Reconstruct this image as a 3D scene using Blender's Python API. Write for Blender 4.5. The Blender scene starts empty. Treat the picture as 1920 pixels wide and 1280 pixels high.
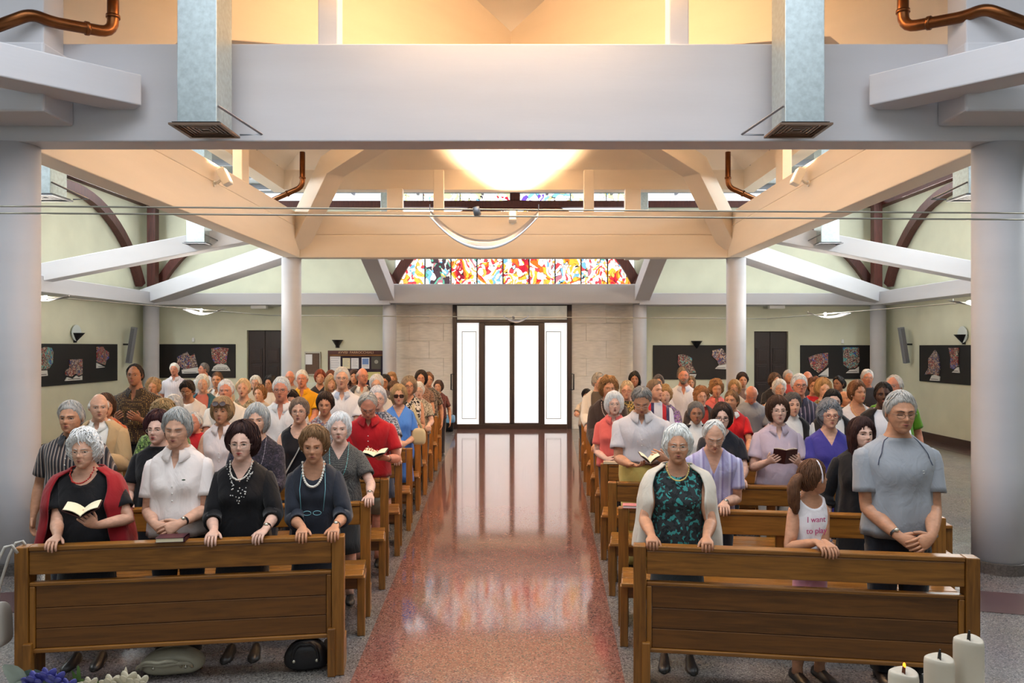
import bpy, bmesh, math, random
import numpy as np
from mathutils import Vector, Matrix
random.seed(7)
S = bpy.context.scene
COL = S.collection
# ---------------------------------------------------------------- camera
F, CX, CY, CAMZ, CAMX = 1460.0, 975.0, 650.0, 2.05, 0.13     # focal length and vanishing point in pixels of the 1920x1280 frame
cam_d = bpy.data.cameras.new('camera'); cam = bpy.data.objects.new('camera', cam_d); COL.objects.link(cam)
cam.location = (CAMX, 0, CAMZ); cam.rotation_euler = (math.pi/2, 0, 0)
cam_d.sensor_width = 36; cam_d.lens = F/1920*36
cam_d.shift_x = -(CX-960)/1920; cam_d.shift_y = (CY-640)/1920
cam_d.clip_start = .05; cam_d.clip_end = 200
S.camera = cam
# ---------------------------------------------------------------- world, large lights, exposure
w = bpy.data.worlds.new('World'); S.world = w; w.use_nodes = True
w.node_tree.nodes['Background'].inputs[0].default_value = (.80, .88, 1, 1)
w.node_tree.nodes['Background'].inputs[1].default_value = .55
S.view_settings.view_transform = 'Standard'; S.view_settings.look = 'None'
S.view_settings.gamma = 1; S.view_settings.use_curve_mapping = False
S.view_settings.exposure = 0.12
def area(name, loc, rot, sx, sy, power, col):
    l = bpy.data.lights.new(name, 'AREA'); l.shape = 'RECTANGLE'; l.size = sx; l.size_y = sy
    l.energy = power; l.color = col
    o = bpy.data.objects.new(name, l); COL.objects.link(o); o.location = loc; o.rotation_euler = rot
    return o
R = math.radians
DAY = (.92, .96, 1)
area('daylight_sanctuary_skylight', (0, 3.4, 7.2), (0, 0, 0), 8.5, 4.2, 480, DAY)        # roof light over the altar, in front of the first beam
area('daylight_chancel_window', (0, -3.8, 4.6), (R(90), 0, 0), 9, 1.8, 70, DAY)          # high windows of the chancel, behind the camera
for sx in (-1, 1):                                                                    # clerestory strips over the side walls
    area('daylight_clerestory', (sx*8.9, 11.5, 5.6), (0, R(sx*62), 0), .5, 13, 600, (.90, .97, 1))
area('daylight_clerestory_back', (0, 19.0, 5.55), (R(-68), 0, 0), 15, .5, 240, (.92, .97, 1))
WARM = (1, .70, .42)

# ---------------------------------------------------------------- colours and materials
def lin(h):
    h = h.lstrip('#'); o = []
    for i in (0, 2, 4):
        c = int(h[i:i+2], 16)/255
        o.append(c/12.92 if c <= .04045 else ((c+.055)/1.055)**2.4)
    return (*o, 1)
MATS = {}
def nodes_of(m):
    m.use_nodes = True
    return m.node_tree.nodes, m.node_tree.links, m.node_tree.nodes['Principled BSDF']
def mat(name, col, rough=.6, metal=0, nscale=0, namt=.15, bump=0, bscale=30, spec=.5, stretch=(1, 1, 1), bdist=.01):
    if name in MATS: return MATS[name]
    m = bpy.data.materials.new(name); n, l, b = nodes_of(m)
    c = lin(col) if isinstance(col, str) else (*col, 1)
    b.inputs['Base Color'].default_value = c; b.inputs['Roughness'].default_value = rough
    b.inputs['Metallic'].default_value = metal; b.inputs['Specular IOR Level'].default_value = spec
    if nscale or bump:
        tc = n.new('ShaderNodeTexCoord'); mp = n.new('ShaderNodeMapping'); mp.inputs['Scale'].default_value = stretch
        l.new(tc.outputs['Object'], mp.inputs[0])
    if nscale:
        t = n.new('ShaderNodeTexNoise'); t.inputs['Scale'].default_value = nscale; t.inputs['Detail'].default_value = 4
        l.new(mp.outputs[0], t.inputs['Vector'])
        r = n.new('ShaderNodeValToRGB')
        r.color_ramp.elements[0].position = .3; r.color_ramp.elements[1].position = .7
        r.color_ramp.elements[0].color = tuple(x*(1-namt) for x in c[:3])+(1,)
        r.color_ramp.elements[1].color = tuple(min(1, x*(1+namt)) for x in c[:3])+(1,)
        l.new(t.outputs['Fac'], r.inputs[0]); l.new(r.outputs[0], b.inputs['Base Color'])
    if bump:
        t2 = n.new('ShaderNodeTexNoise'); t2.inputs['Scale'].default_value = bscale; t2.inputs['Detail'].default_value = 3
        l.new(mp.outputs[0], t2.inputs['Vector'])
        bp = n.new('ShaderNodeBump'); bp.inputs['Strength'].default_value = bump; bp.inputs['Distance'].default_value = bdist
        l.new(t2.outputs['Fac'], bp.inputs['Height']); l.new(bp.outputs[0], b.inputs['Normal'])
    MATS[name] = m
    return m
def emis(name, col, st):
    if name in MATS: return MATS[name]
    m = bpy.data.materials.new(name); n, l, b = nodes_of(m)
    b.inputs['Base Color'].default_value = lin(col); b.inputs['Emission Color'].default_value = lin(col)
    b.inputs['Emission Strength'].default_value = st; b.inputs['Roughness'].default_value = .25
    MATS[name] = m; return m
def terrazzo(name, base, chips, rough, sc=70):
    m = bpy.data.materials.new(name); n, l, b = nodes_of(m)
    tc = n.new('ShaderNodeTexCoord'); v = n.new('ShaderNodeTexVoronoi'); v.inputs['Scale'].default_value = sc
    l.new(tc.outputs['Object'], v.inputs['Vector'])
    r = n.new('ShaderNodeValToRGB'); r.color_ramp.interpolation = 'CONSTANT'
    e = r.color_ramp.elements; e[0].color = lin(base); e[0].position = 0
    e[1].position = .45; e[1].color = lin(chips[0])
    for i, c in enumerate(chips[1:]):
        q = e.new(.62+.13*i); q.color = lin(c)
    sp = n.new('ShaderNodeSeparateColor'); l.new(v.outputs['Color'], sp.inputs[0]); l.new(sp.outputs[0], r.inputs[0])
    nz = n.new('ShaderNodeTexNoise'); nz.inputs['Scale'].default_value = 1.3; l.new(tc.outputs['Object'], nz.inputs['Vector'])
    mx = n.new('ShaderNodeMix'); mx.data_type = 'RGBA'; mx.blend_type = 'MULTIPLY'; mx.inputs[0].default_value = .25
    l.new(r.outputs[0], mx.inputs[6]); l.new(nz.outputs['Color'], mx.inputs[7]); l.new(mx.outputs[2], b.inputs['Base Color'])
    n2 = n.new('ShaderNodeTexNoise'); n2.inputs['Scale'].default_value = 3; n2.inputs['Detail'].default_value = 5; l.new(tc.outputs['Object'], n2.inputs['Vector'])
    mr = n.new('ShaderNodeMapRange'); mr.inputs[3].default_value = rough*.6; mr.inputs[4].default_value = rough*1.5
    l.new(n2.outputs['Fac'], mr.inputs[0]); l.new(mr.outputs[0], b.inputs['Roughness'])
    bp = n.new('ShaderNodeBump'); bp.inputs['Strength'].default_value = .04; bp.inputs['Distance'].default_value = .004
    l.new(n2.outputs['Fac'], bp.inputs['Height']); l.new(bp.outputs[0], b.inputs['Normal'])
    b.inputs['Specular IOR Level'].default_value = 1.0 if rough < .15 else .6
    MATS[name] = m; return m
def woodmat(name, c1, c2, rough=.38, axis='x'):
    if name in MATS: return MATS[name]
    m = bpy.data.materials.new(name); n, l, b = nodes_of(m)
    tc = n.new('ShaderNodeTexCoord'); mp = n.new('ShaderNodeMapping')
    mp.inputs['Scale'].default_value = (1.2, 16, 16) if axis == 'x' else (16, 16, 1.2)
    l.new(tc.outputs['Object'], mp.inputs[0])
    t = n.new('ShaderNodeTexNoise'); t.inputs['Scale'].default_value = 3; t.inputs['Detail'].default_value = 6; t.inputs['Distortion'].default_value = .6
    l.new(mp.outputs[0], t.inputs['Vector'])
    oi = n.new('ShaderNodeObjectInfo'); ad = n.new('ShaderNodeMath'); ad.operation = 'MULTIPLY_ADD'
    ad.inputs[1].default_value = .22; l.new(oi.outputs['Random'], ad.inputs[0]); l.new(t.outputs['Fac'], ad.inputs[2])
    r = n.new('ShaderNodeValToRGB'); r.color_ramp.elements[0].position = .38; r.color_ramp.elements[1].position = .78
    r.color_ramp.elements[0].color = lin(c1); r.color_ramp.elements[1].color = lin(c2)
    l.new(ad.outputs[0], r.inputs[0]); l.new(r.outputs[0], b.inputs['Base Color'])
    b.inputs['Roughness'].default_value = rough
    bp = n.new('ShaderNodeBump'); bp.inputs['Strength'].default_value = .08; bp.inputs['Distance'].default_value = .003
    l.new(t.outputs['Fac'], bp.inputs['Height']); l.new(bp.outputs[0], b.inputs['Normal'])
    MATS[name] = m; return m
def glassart(name, cols, scale, st, seed=0, edge=.035, distort=.5, emit=True, stretch=(1, 1, 1)):
    """pieces of coloured glass set in dark lead"""
    if name in MATS: return MATS[name]
    m = bpy.data.materials.new(name); n, l, b = nodes_of(m)
    tc = n.new('ShaderNodeTexCoord'); mp = n.new('ShaderNodeMapping'); mp.inputs['Location'].default_value = (seed*3.7, seed*1.3, seed*2.1)
    mp.inputs['Scale'].default_value = stretch
    l.new(tc.outputs['Object'], mp.inputs[0])
    nz = n.new('ShaderNodeTexNoise'); nz.inputs['Scale'].default_value = scale*.35; l.new(mp.outputs[0], nz.inputs['Vector'])
    va = n.new('ShaderNodeVectorMath'); va.operation = 'MULTIPLY_ADD'; va.inputs[1].default_value = (distort,)*3
    l.new(nz.outputs['Color'], va.inputs[0]); l.new(mp.outputs[0], va.inputs[2])
    v = n.new('ShaderNodeTexVoronoi'); v.inputs['Scale'].default_value = scale; l.new(va.outputs[0], v.inputs['Vector'])
    ve = n.new('ShaderNodeTexVoronoi'); ve.feature = 'DISTANCE_TO_EDGE'; ve.inputs['Scale'].default_value = scale; l.new(va.outputs[0], ve.inputs['Vector'])
    big = n.new('ShaderNodeTexNoise'); big.inputs['Scale'].default_value = scale*.16; l.new(mp.outputs[0], big.inputs['Vector'])
    sp = n.new('ShaderNodeSeparateColor'); l.new(v.outputs['Color'], sp.inputs[0])
    ad = n.new('ShaderNodeMath'); ad.operation = 'MULTIPLY_ADD'; ad.inputs[1].default_value = .55
    l.new(sp.outputs[0], ad.inputs[0]); 
    sub = n.new('ShaderNodeMath'); sub.operation = 'MULTIPLY_ADD'; sub.inputs[1].default_value = 1.6; sub.inputs[2].default_value = -.58
    l.new(big.outputs['Fac'], sub.inputs[0]); l.new(sub.outputs[0], ad.inputs[2])
    r = n.new('ShaderNodeValToRGB'); r.color_ramp.interpolation = 'CONSTANT'; e = r.color_ramp.elements
    k = len(cols); e[0].color = lin(cols[0]); e[1].position = 1/k; e[1].color = lin(cols[1])
    for i in range(2, k): q = e.new(i/k); q.color = lin(cols[i])
    l.new(ad.outputs[0], r.inputs[0])
    lt = n.new('ShaderNodeMath'); lt.operation = 'GREATER_THAN'; lt.inputs[1].default_value = edge; l.new(ve.outputs['Distance'], lt.inputs[0])
    mx = n.new('ShaderNodeMix'); mx.data_type = 'RGBA'; mx.inputs[6].default_value = (.015, .012, .012, 1)
    l.new(lt.outputs[0], mx.inputs[0]); l.new(r.outputs[0], mx.inputs[7])
    l.new(mx.outputs[2], b.inputs['Base Color']); b.inputs['Roughness'].default_value = .3
    if emit:
        l.new(mx.outputs[2], b.inputs['Emission Color']); b.inputs['Emission Strength'].default_value = st
    MATS[name] = m; return m
CONC = mat('painted_concrete', '#c6c6cb', .7, nscale=1.2, namt=.035, bump=.06, bscale=14, stretch=(.5, .5, 3))
CREAM = mat('lamplit_concrete', '#e2d5c4', .7, nscale=1.5, namt=.03, bump=.06, bscale=14, stretch=(.5, .5, 3))  # same grey concrete, with the warm lamplight put into its colour
WALL = mat('pale_green_plaster', '#d3d4bd', .8, nscale=1.6, namt=.06, bump=.08, bscale=40)
TIMBER = woodmat('dark_glulam', '#3a1710', '#5b2a1f', .5, 'z')
DARKW = woodmat('dark_door_wood', '#1d0f0c', '#2c1814', .45, 'z')
OAK = woodmat('oak', '#653e13', '#8f5e23', .36)
OAKZ = woodmat('oak_upright', '#653e13', '#8f5e23', .36, 'z')
OAKD = woodmat('oak_dark', '#50300e', '#6e4417', .38)
GALV = mat('galvanised_steel', '#b9c6c9', .42, .75, nscale=25, namt=.12)
GREYM = mat('grey_metal', '#8c8f96', .45, .5)
COPPER = mat('copper_pipe', '#74482a', .34, 1, nscale=5, namt=.3)
BLACK = mat('black_board', '#0e0d0e', .7)
BLACKM = mat('black_metal', '#121012', .4)
FRAMEM = mat('dark_bronze_frame', '#241512', .4)
WHITE = mat('white_plastic', '#e8e6e0', .45)
PAPER = mat('white_paper', '#e6e6e8', .7)
CREAMP = mat('cream_paper', '#ddd6b4', .7)
ROOFG = mat('grey_roof_lining', '#8b8f8c', .7, nscale=2, namt=.08)
TRAV = mat('travertine', '#e6e0d6', .55, nscale=5, namt=.10, bump=.12, bscale=14, stretch=(1, 1, 6))
AISLE = terrazzo('red_terrazzo', '#84594f', ['#8f675b', '#744a42', '#9c786c', '#60423d'], .075, 110)
GREYT = terrazzo('grey_terrazzo', '#736e6c', ['#827d79', '#625e5c', '#938d89', '#4e4a49'], .22, 120)
MAROON = terrazzo('maroon_terrazzo', '#5a3f40', ['#604647', '#523a3b', '#6b5150', '#40302f'], .2, 120)

# ---------------------------------------------------------------- mesh helpers
class MB:
    """collects vertices and faces, then links them as one mesh object"""
    def __init__(s): s.v = []; s.q = []; s.t = []; s.n = 0
    def add(s, v, quads=None, tris=None, m=0):
        v = np.asarray(v, float).reshape(-1, 3)
        if quads is not None and len(quads): s.q.append((np.asarray(quads, int)+s.n, m))
        if tris is not None and len(tris): s.t.append((np.asarray(tris, int)+s.n, m))
        s.v.append(v); s.n += len(v); return s
    def grid(s, G, m=0, close=True, cap0=False, cap1=False, mask=None):
        Rr, C, _ = G.shape; i, j = np.meshgrid(np.arange(Rr-1), np.arange(C if close else C-1), indexing='ij')
        j2 = (j+1) % C
        q = np.stack([i*C+j, i*C+j2, (i+1)*C+j2, (i+1)*C+j], -1).reshape(-1, 4)
        if mask is not None: q = q[mask.reshape(-1)[:len(q)]]
        v = G.reshape(-1, 3); t = []
        ex = []
        if cap0: k = Rr*C+len(ex); ex.append(G[0].mean(0)); t += [(k, (a+1) % C, a) for a in range(C)]
        if cap1: k = Rr*C+len(ex); ex.append(G[-1].mean(0)); o = (Rr-1)*C; t += [(k, o+a, o+(a+1) % C) for a in range(C)]
        if ex: v = np.vstack([v, np.array(ex)])
        return s.add(v, q, t, m)
    def box(s, x0, x1, y0, y1, z0, z1, m=0, M=None):
        v = np.array([(x, y, z) for x in (x0, x1) for y in (y0, y1) for z in (z0, z1)], float)
        if M is not None: v = v@np.array(M.to_3x3()).T+np.array(M.translation)
        return s.add(v, [(0, 1, 3, 2), (4, 6, 7, 5), (0, 4, 5, 1), (2, 3, 7, 6), (0, 2, 6, 4), (1, 5, 7, 3)], m=m)
    def tube(s, pts, r, n=10, m=0, cap=True, ry=None, side0=None, back=False):
        G = tube_rings(pts, r, n, ry, side0, back)
        return s.grid(G, m, True, cap, cap)
    def ball(s, c, r, nu=10, nv=7, m=0, M=None):
        r = np.broadcast_to(np.asarray(r, float), (3,))
        th = np.linspace(-math.pi/2, math.pi/2, nv)[:, None]; ph = np.arange(nu)[None]*2*math.pi/nu
        G = np.stack([np.cos(th)*np.cos(ph)*r[0], np.cos(th)*np.sin(ph)*r[1], np.sin(th)*r[2]+0*ph], -1)
        if M is not None: G = G@np.array(M).T
        return s.grid(G+np.asarray(c, float), m)
    def poly(s, pts2, y0, y1, plane='xz', m=0):
        """extruded outline (x,z) between two y values"""
        k = len(pts2); A = []
        for y in (y0, y1): A += [(p[0], y, p[1]) for p in pts2]
        q = [(i, (i+1) % k, k+(i+1) % k, k+i) for i in range(k)]
        s.add(A, q, None, m)
        s.ng = getattr(s, 'ng', []); b = s.n-2*k
        s.ng.append((list(range(b, b+k))[::-1], m)); s.ng.append((list(range(b+k, b+2*k)), m))
        return s
    def build(s, name, mats, parent=None, smooth=False, bevel=0):
        me = bpy.data.meshes.new(name)
        V = np.vstack(s.v)
        L = []; ls = []; mi = []; pos = 0
        for arr, k in ((s.q, 4), (s.t, 3)):
            for a, m in arr:
                L.append(a.reshape(-1)); ls.append(np.full(len(a), k)); mi.append(np.full(len(a), m))
        for a, m in getattr(s, 'ng', []):
            L.append(np.array(a)); ls.append(np.array([len(a)])); mi.append(np.array([m]))
        L = np.concatenate(L); ls = np.concatenate(ls); mi = np.concatenate(mi)
        me.vertices.add(len(V)); me.vertices.foreach_set('co', V.ravel())
        me.loops.add(len(L)); me.loops.foreach_set('vertex_index', L)
        me.polygons.add(len(ls)); st = np.concatenate([[0], np.cumsum(ls)[:-1]])
        me.polygons.foreach_set('loop_start', st)
        if not isinstance(mats, (list, tuple)): mats = [mats]
        for q in mats: me.materials.append(q)
        me.polygons.foreach_set('material_index', mi)
        me.polygons.foreach_set('use_smooth', np.full(len(ls), bool(smooth)))
        me.update(calc_edges=True); me.validate()
        o = bpy.data.objects.new(name, me); COL.objects.link(o)
        if parent is not None: o.parent = parent
        if bevel:
            bv = o.modifiers.new('Bevel', 'BEVEL'); bv.width = bevel; bv.segments = 2; bv.limit_method = 'ANGLE'
        return o
def unit(v): v = np.asarray(v, float); return v/(np.linalg.norm(v)+1e-12)
def tube_rings(pts, r, n=10, ry=None, side0=None, back=False):
    P = np.asarray(pts, float); k = len(P); r = np.broadcast_to(np.asarray(r, float), (k,)); ry = r if ry is None else np.broadcast_to(np.asarray(ry, float), (k,))
    T = np.gradient(P, axis=0); T /= np.linalg.norm(T, axis=1)[:, None]+1e-12
    Sd = np.zeros((k, 3)); order = range(k-1, -1, -1) if back else range(k)
    first = True
    for i in order:
        if first:
            s0 = side0 if side0 is not None else np.cross(T[i], (0, 0, 1) if abs(T[i][2]) < .9 else (0, 1, 0)); first = False
        else: s0 = prev
        s0 = np.asarray(s0, float)-T[i]*np.dot(s0, T[i]); s0 = unit(s0); Sd[i] = s0; prev = s0
    U = np.cross(Sd, T); a = np.arange(n)*2*math.pi/n
    return P[:, None]+np.cos(a)[None, :, None]*(Sd*r[:, None])[:, None]+np.sin(a)[None, :, None]*(U*ry[:, None])[:, None]
def at(px, py, Y): return Vector((CAMX+(px-CX)/F*Y, Y, CAMZ-(py-CY)/F*Y))
def xa(px, Y): return CAMX+(px-CX)/F*Y
def za(py, Y): return CAMZ-(py-CY)/F*Y
def tag(o, label=None, cat=None, group=None, kind=None):
    if label: o['label'] = label
    if cat: o['category'] = cat
    if group: o['group'] = group
    if kind: o['kind'] = kind
    return o
def empty(name, loc=(0, 0, 0), rz=0, parent=None):
    o = bpy.data.objects.new(name, None); COL.objects.link(o); o.location = loc; o.rotation_euler = (0, 0, rz)
    o.empty_display_size = .1
    if parent: o.parent = parent
    return o
def bx(name, x0, x1, y0, y1, z0, z1, m, parent=None, bevel=0):
    return MB().box(x0, x1, y0, y1, z0, z1).build(name, m, parent, bevel=bevel)
def bar(mb, p0, p1, w, h, m=0, up=(0, 0, 1)):
    """box beam whose bottom centre line runs from p0 to p1"""
    p0 = np.array(p0, float); p1 = np.array(p1, float); d = unit(p1-p0); s = unit(np.cross(d, up)); u = np.cross(s, d)
    v = []
    for p in (p0, p1):
        for a, b in ((-.5, 0), (.5, 0), (.5, 1), (-.5, 1)): v.append(p+s*a*w+u*b*h)
    return mb.add(v, [(0, 1, 2, 3), (7, 6, 5, 4), (0, 4, 5, 1), (1, 5, 6, 2), (2, 6, 7, 3), (3, 7, 4, 0)], m=m)

def text(name, body, size, loc, m, parent, rot=(math.pi/2, 0, 0)):
    cu = bpy.data.curves.new(name, 'FONT'); cu.body = body; cu.size = size; cu.extrude = .001; cu.align_x = 'CENTER'
    t = bpy.data.objects.new('tmp', cu); COL.objects.link(t); bpy.context.view_layer.update()
    me = bpy.data.meshes.new_from_object(t.evaluated_get(bpy.context.evaluated_depsgraph_get())); bpy.data.objects.remove(t)
    me.materials.clear(); me.materials.append(m); me.name = name
    o = bpy.data.objects.new(name, me); COL.objects.link(o); o.parent = parent; o.location = loc; o.rotation_euler = rot
    return o
# ================================================================ THE SETTING
YB, XW, CEN = 19.5, 9.15, 11.7          # back wall, side walls, centre of the columned square
def struct(o, label, cat='structure', group=None): return tag(o, label, cat, group, 'structure')
# floor ----------------------------------------------------------
fl = bx('floor', -XW-.3, XW+.3, -4, YB+.3, -.2, 0, GREYT)
struct(fl, 'grey speckled terrazzo floor under the pews and side aisles', 'floor')
ai = MB()
def aisle_x(y, s): return (-.97-.036*(y-4.87)+.06) if s < 0 else (.81+.043*(y-4.75)-.04)
ys = np.linspace(1.5, YB, 12)
ai.grid(np.array([[(aisle_x(y, -1), y, .004), (aisle_x(y, 1), y, .004)] for y in ys]), close=False)
ai.build('aisle_strip', AISLE, fl)['label'] = 'polished red terrazzo central aisle'
for s in (-1, 1):
    b = MB(); k = .37
    pts = [(s*2.3, 6.9+.15), (s*9.1, 6.9-6.8*k*.75), (s*9.1, 6.3-6.8*k*.75), (s*2.3, 6.3+.15)]
    b.add([(p[0], p[1], .003) for p in pts], [(0, 1, 2, 3)]); b.build('dark_band', MAROON, fl)
    b = MB(); b.add([(s*8.6, 8, .003), (s*XW, 8, .003), (s*XW, YB, .003), (s*8.6, YB, .003)], [(0, 1, 2, 3)]); b.build('border_band', MAROON, fl)
b = MB(); b.add([(-8.6, 18.95, .003), (-1.8, 18.95, .003), (-1.8, YB, .003), (-8.6, YB, .003), (1.8, 18.95, .003), (8.6, 18.95, .003), (8.6, YB, .003), (1.8, YB, .003)], [(0, 1, 2, 3), (4, 5, 6, 7)]); b.build('border_band', MAROON, fl)
# walls ----------------------------------------------------------
ZR = 5.9
def wall(name, lab, *a):
    o = bx(name, *a, WALL); struct(o, lab, 'wall'); return o
wall('wall_left', 'pale green plaster side wall on the left', -XW-.25, -XW, -4, YB+.25, 0, 5.62)
wall('wall_right', 'pale green plaster side wall on the right', XW, XW+.25, -4, YB+.25, 0, 5.62)
wall('wall_chancel', 'pale green wall behind the altar, out of the picture', -XW, XW, -4.3, -4.05, 0, 3.6)
# back wall with openings for the doors and the arched window
wb = MB()
DX0, DX1, DZ = xa(849, YB), xa(1072, YB), za(566, YB)
d2 = (xa(463, YB), xa(527, YB), za(619, YB)); d3 = (xa(1414, YB), xa(1478, YB), za(621, YB))
xs = sorted([-XW, d2[0], d2[1], -3.02, DX0, DX1, 3.02, d3[0], d3[1], XW])
def bw(x0, x1, z0, z1): wb.box(x0, x1, YB, YB+.25, z0, z1)
bw(-XW, d2[0], 0, 3.55); bw(d2[0], d2[1], d2[2], 3.55); bw(d2[1], DX0, 0, 3.55); bw(DX0, DX1, DZ, 3.55)
bw(DX1, d3[0], 0, 3.55); bw(d3[0], d3[1], d3[2], 3.55); bw(d3[1], XW, 0, 3.55)
bw(-XW, -3.02, 3.55, 5.62); bw(3.02, XW, 3.55, 5.62)
struct(wb.build('wall_back', WALL), 'pale green back wall around the glass entrance', 'wall')
for s, nm in ((-1, 'left'), (1, 'right')):
    struct(bx('baseboard_'+nm, s*XW-.02*(s > 0)-0, s*XW+.02*(s < 0), 8, YB-.02, 0, .16, mat('dark_brown_stone', '#3b2c27', .4)), 'dark brown stone skirting along the %s side wall' % nm, 'baseboard')
bb = MB()
for x0, x1 in ((-XW, d2[0]), (d2[1], -3.2), (3.2, d3[0]), (d3[1], XW)): bb.box(x0, x1, YB-.02, YB, 0, .16)
struct(bb.build('baseboard_back', MATS['dark_brown_stone']), 'dark brown stone skirting along the back wall', 'baseboard')
# aisle ceiling around the central square
rc = MB(); q = 4.85
for x0, x1, y0, y1 in ((-XW-.2, -q, -4, YB+.2), (q, XW+.2, -4, YB+.2), (-q, q, CEN+q, YB+.2), (-q, q, 5.6, CEN-q), (-q, q, -4, 1.2)):
    rc.box(x0, x1, y0, y1, ZR+.02, ZR+.2)
ceil = struct(rc.build('ceiling', ROOFG), 'grey flat lining of the low roof over the side aisles', 'ceiling')
# metal ribs under the low roof
for y in np.arange(8.6, 19.2, 1.25):
    for s in (-1, 1): bx('roof_rib', min(s*4.9, s*9.1), max(s*4.9, s*9.1), y, y+.07, ZR-.1, ZR+.02, GREYM, ceil)
for x in np.arange(-4, 4.1, 1.6): bx('roof_rib', x-.03, x+.03, 16.75, 19.4, ZR-.08, ZR+.02, GREYM, ceil)
# lantern: fascia ring and pyramid ceiling over the square
ft = MB(); q2 = 4.9; z0, z1 = 5.4, 5.82
for x0, x1, y0, y1 in ((-q2-.3, -q2, CEN-q2-.3, CEN+q2+.3), (q2, q2+.3, CEN-q2-.3, CEN+q2+.3), (-q2, q2, CEN+q2, CEN+q2+.3), (-q2, q2, CEN-q2-.3, CEN-q2)):
    ft.box(x0, x1, y0, y1, z0, z1)
lan = struct(ft.build('lantern_ceiling', CREAM), 'warm-lit pyramid ceiling of the lantern above the central square', 'ceiling')
py = MB(); ap = 8.75; q3 = q2; qt = .9; zt = 5.8+.6*(q2-qt)
c = [(-q3, -q3, 5.82-.18+.18), (q3, -q3, 5.82), (q3, q3, 5.82), (-q3, q3, 5.82), (-qt, -qt, zt), (qt, -qt, zt), (qt, qt, zt), (-qt, qt, zt)]
py.add([(a, CEN+b_, z) for a, b_, z in c], [(0, 4, 5, 1), (1, 5, 6, 2), (2, 6, 7, 3), (3, 7, 4, 0), (4, 7, 6, 5)])
py.build('ceiling_slope', CREAM, lan)
# beams -----------------------------------------------------------
ZB, ZT = 3.896, 4.80
def beam(name, lab, parts, m=CONC, group='concrete beams'):
    o = parts.build(name, m, bevel=.012); struct(o, lab, 'beam', group); return o
fb = MB().box(-XW, XW, 7.0, 7.3, ZB, 4.775)
beam('beam', 'deep pale grey concrete beam spanning the front columns', fb)
for s, nm in ((-1, 'left'), (1, 'right')):
    m_ = MB(); xi, xo = s*4.43, s*4.74; a0, a1 = min(xi, xo), max(xi, xo)
    m_.box(a0, a1, 7.3, 16.4, ZB, 4.5); m_.box(min(xi+s*.012, xo), max(xi+s*.012, xo), 7.3, 16.4, 4.512, ZT); m_.box(a0+.02, a1-.02, 7.3, 16.39, 4.49, 4.52)
    beam('beam', 'long warm-lit concrete beam receding along the %s of the nave' % nm, m_, CREAM)
m_ = MB(); m_.box(-4.43, 4.43, 16.1, 16.4, ZB, 4.36); m_.box(-4.43, 4.43, 16.112, 16.4, 4.372, ZT+.05); m_.box(-4.43, 4.43, 16.13, 16.38, 4.35, 4.38)
beam('beam', 'warm-lit concrete cross beam at the far end of the square', m_, CREAM)
# posts on the beams
def post(lab, x, y, w_, d_, z0, z1, m=CREAM):
    o = bx('post', x-w_/2, x+w_/2, y-d_/2, y+d_/2, z0, z1, m, bevel=.01); struct(o, lab, 'post', 'short posts on the beams')
for s, nm in ((-1, 'left'), (1, 'right')):
    post('slim short post on the far cross beam, %s of centre' % nm, s*1.56, 16.22, .21, .16, 4.85, 5.72)
    post('broad short post on the far cross beam, %s of centre' % nm, s*2.52, 16.55, .33, .2, 3.9, 5.4)
    post('grey short post on the front beam, %s of centre' % nm, s*1.59-.02, 7.15, .18, .2, 4.775, 6.3, CONC)
    post('short post standing on the long %s beam' % nm, s*4.6, 13.2, .16, .34, 4.8, 5.72)
    post('near short post standing on the long %s beam' % nm, s*4.6, 10.2, .16, .34, 4.8, 5.72)
# bent hip struts at the far corners of the square and the front ones
for s, nm in ((-1, 'left'), (1, 'right')):
    for yc, dy, w2 in ((16.05, -1, 'far'), (7.35, 1, 'near')):
        h = MB(); p = [(s*4.42, yc, 4.05), (s*3.47, yc+dy*.85, 5.40), (s*2.5, yc+dy*1.79, 5.66), (s*.12, yc+dy*4.2, 6.15)]
        pts = np.array(p); dirs = [pts[1]-pts[0], pts[2]-pts[0], pts[3]-pts[1], pts[3]-pts[2]]
        sd = unit((dy*s*1.0, 1.0*dy*dy*1, 0)); sd = unit(np.cross((pts[2]-pts[0])*(1, 1, 0), (0, 0, 1)))
        G = []
        for pt, dd in zip(pts, dirs):
            u = unit(np.cross(sd, unit(dd))); u = u if u[2] > 0 else -u
            G.append([pt-sd*.2, pt+sd*.2, pt+sd*.2+u*.42, pt-sd*.2+u*.42])
        if w2 == 'near':       # the near pair is deep: its top edge climbs outwards and leaves a V over the middle
            h = MB(); sd2 = sd*.2; bot = [np.array(q_)-np.array((0, 0, .14)) for q_ in p]; bot[-1] = np.array((s*.02, CEN-.02, 6.15)); tp = [np.array((q_[0], q_[1], 6.6+abs(q_[0])*.52)) for q_ in bot]
            h.grid(np.array([[b0-sd2, b0+sd2, t0+sd2, t0-sd2] for b0, t0 in zip(bot, tp)]), cap0=True, cap1=True)
        else: h.grid(np.array(G), cap0=True, cap1=True)
        o = h.build('strut', CREAM, bevel=.01); struct(o, 'bent warm-lit concrete strut rising from the %s %s column into the lantern' % (w2, nm), 'strut', 'bent hip struts')
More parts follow.
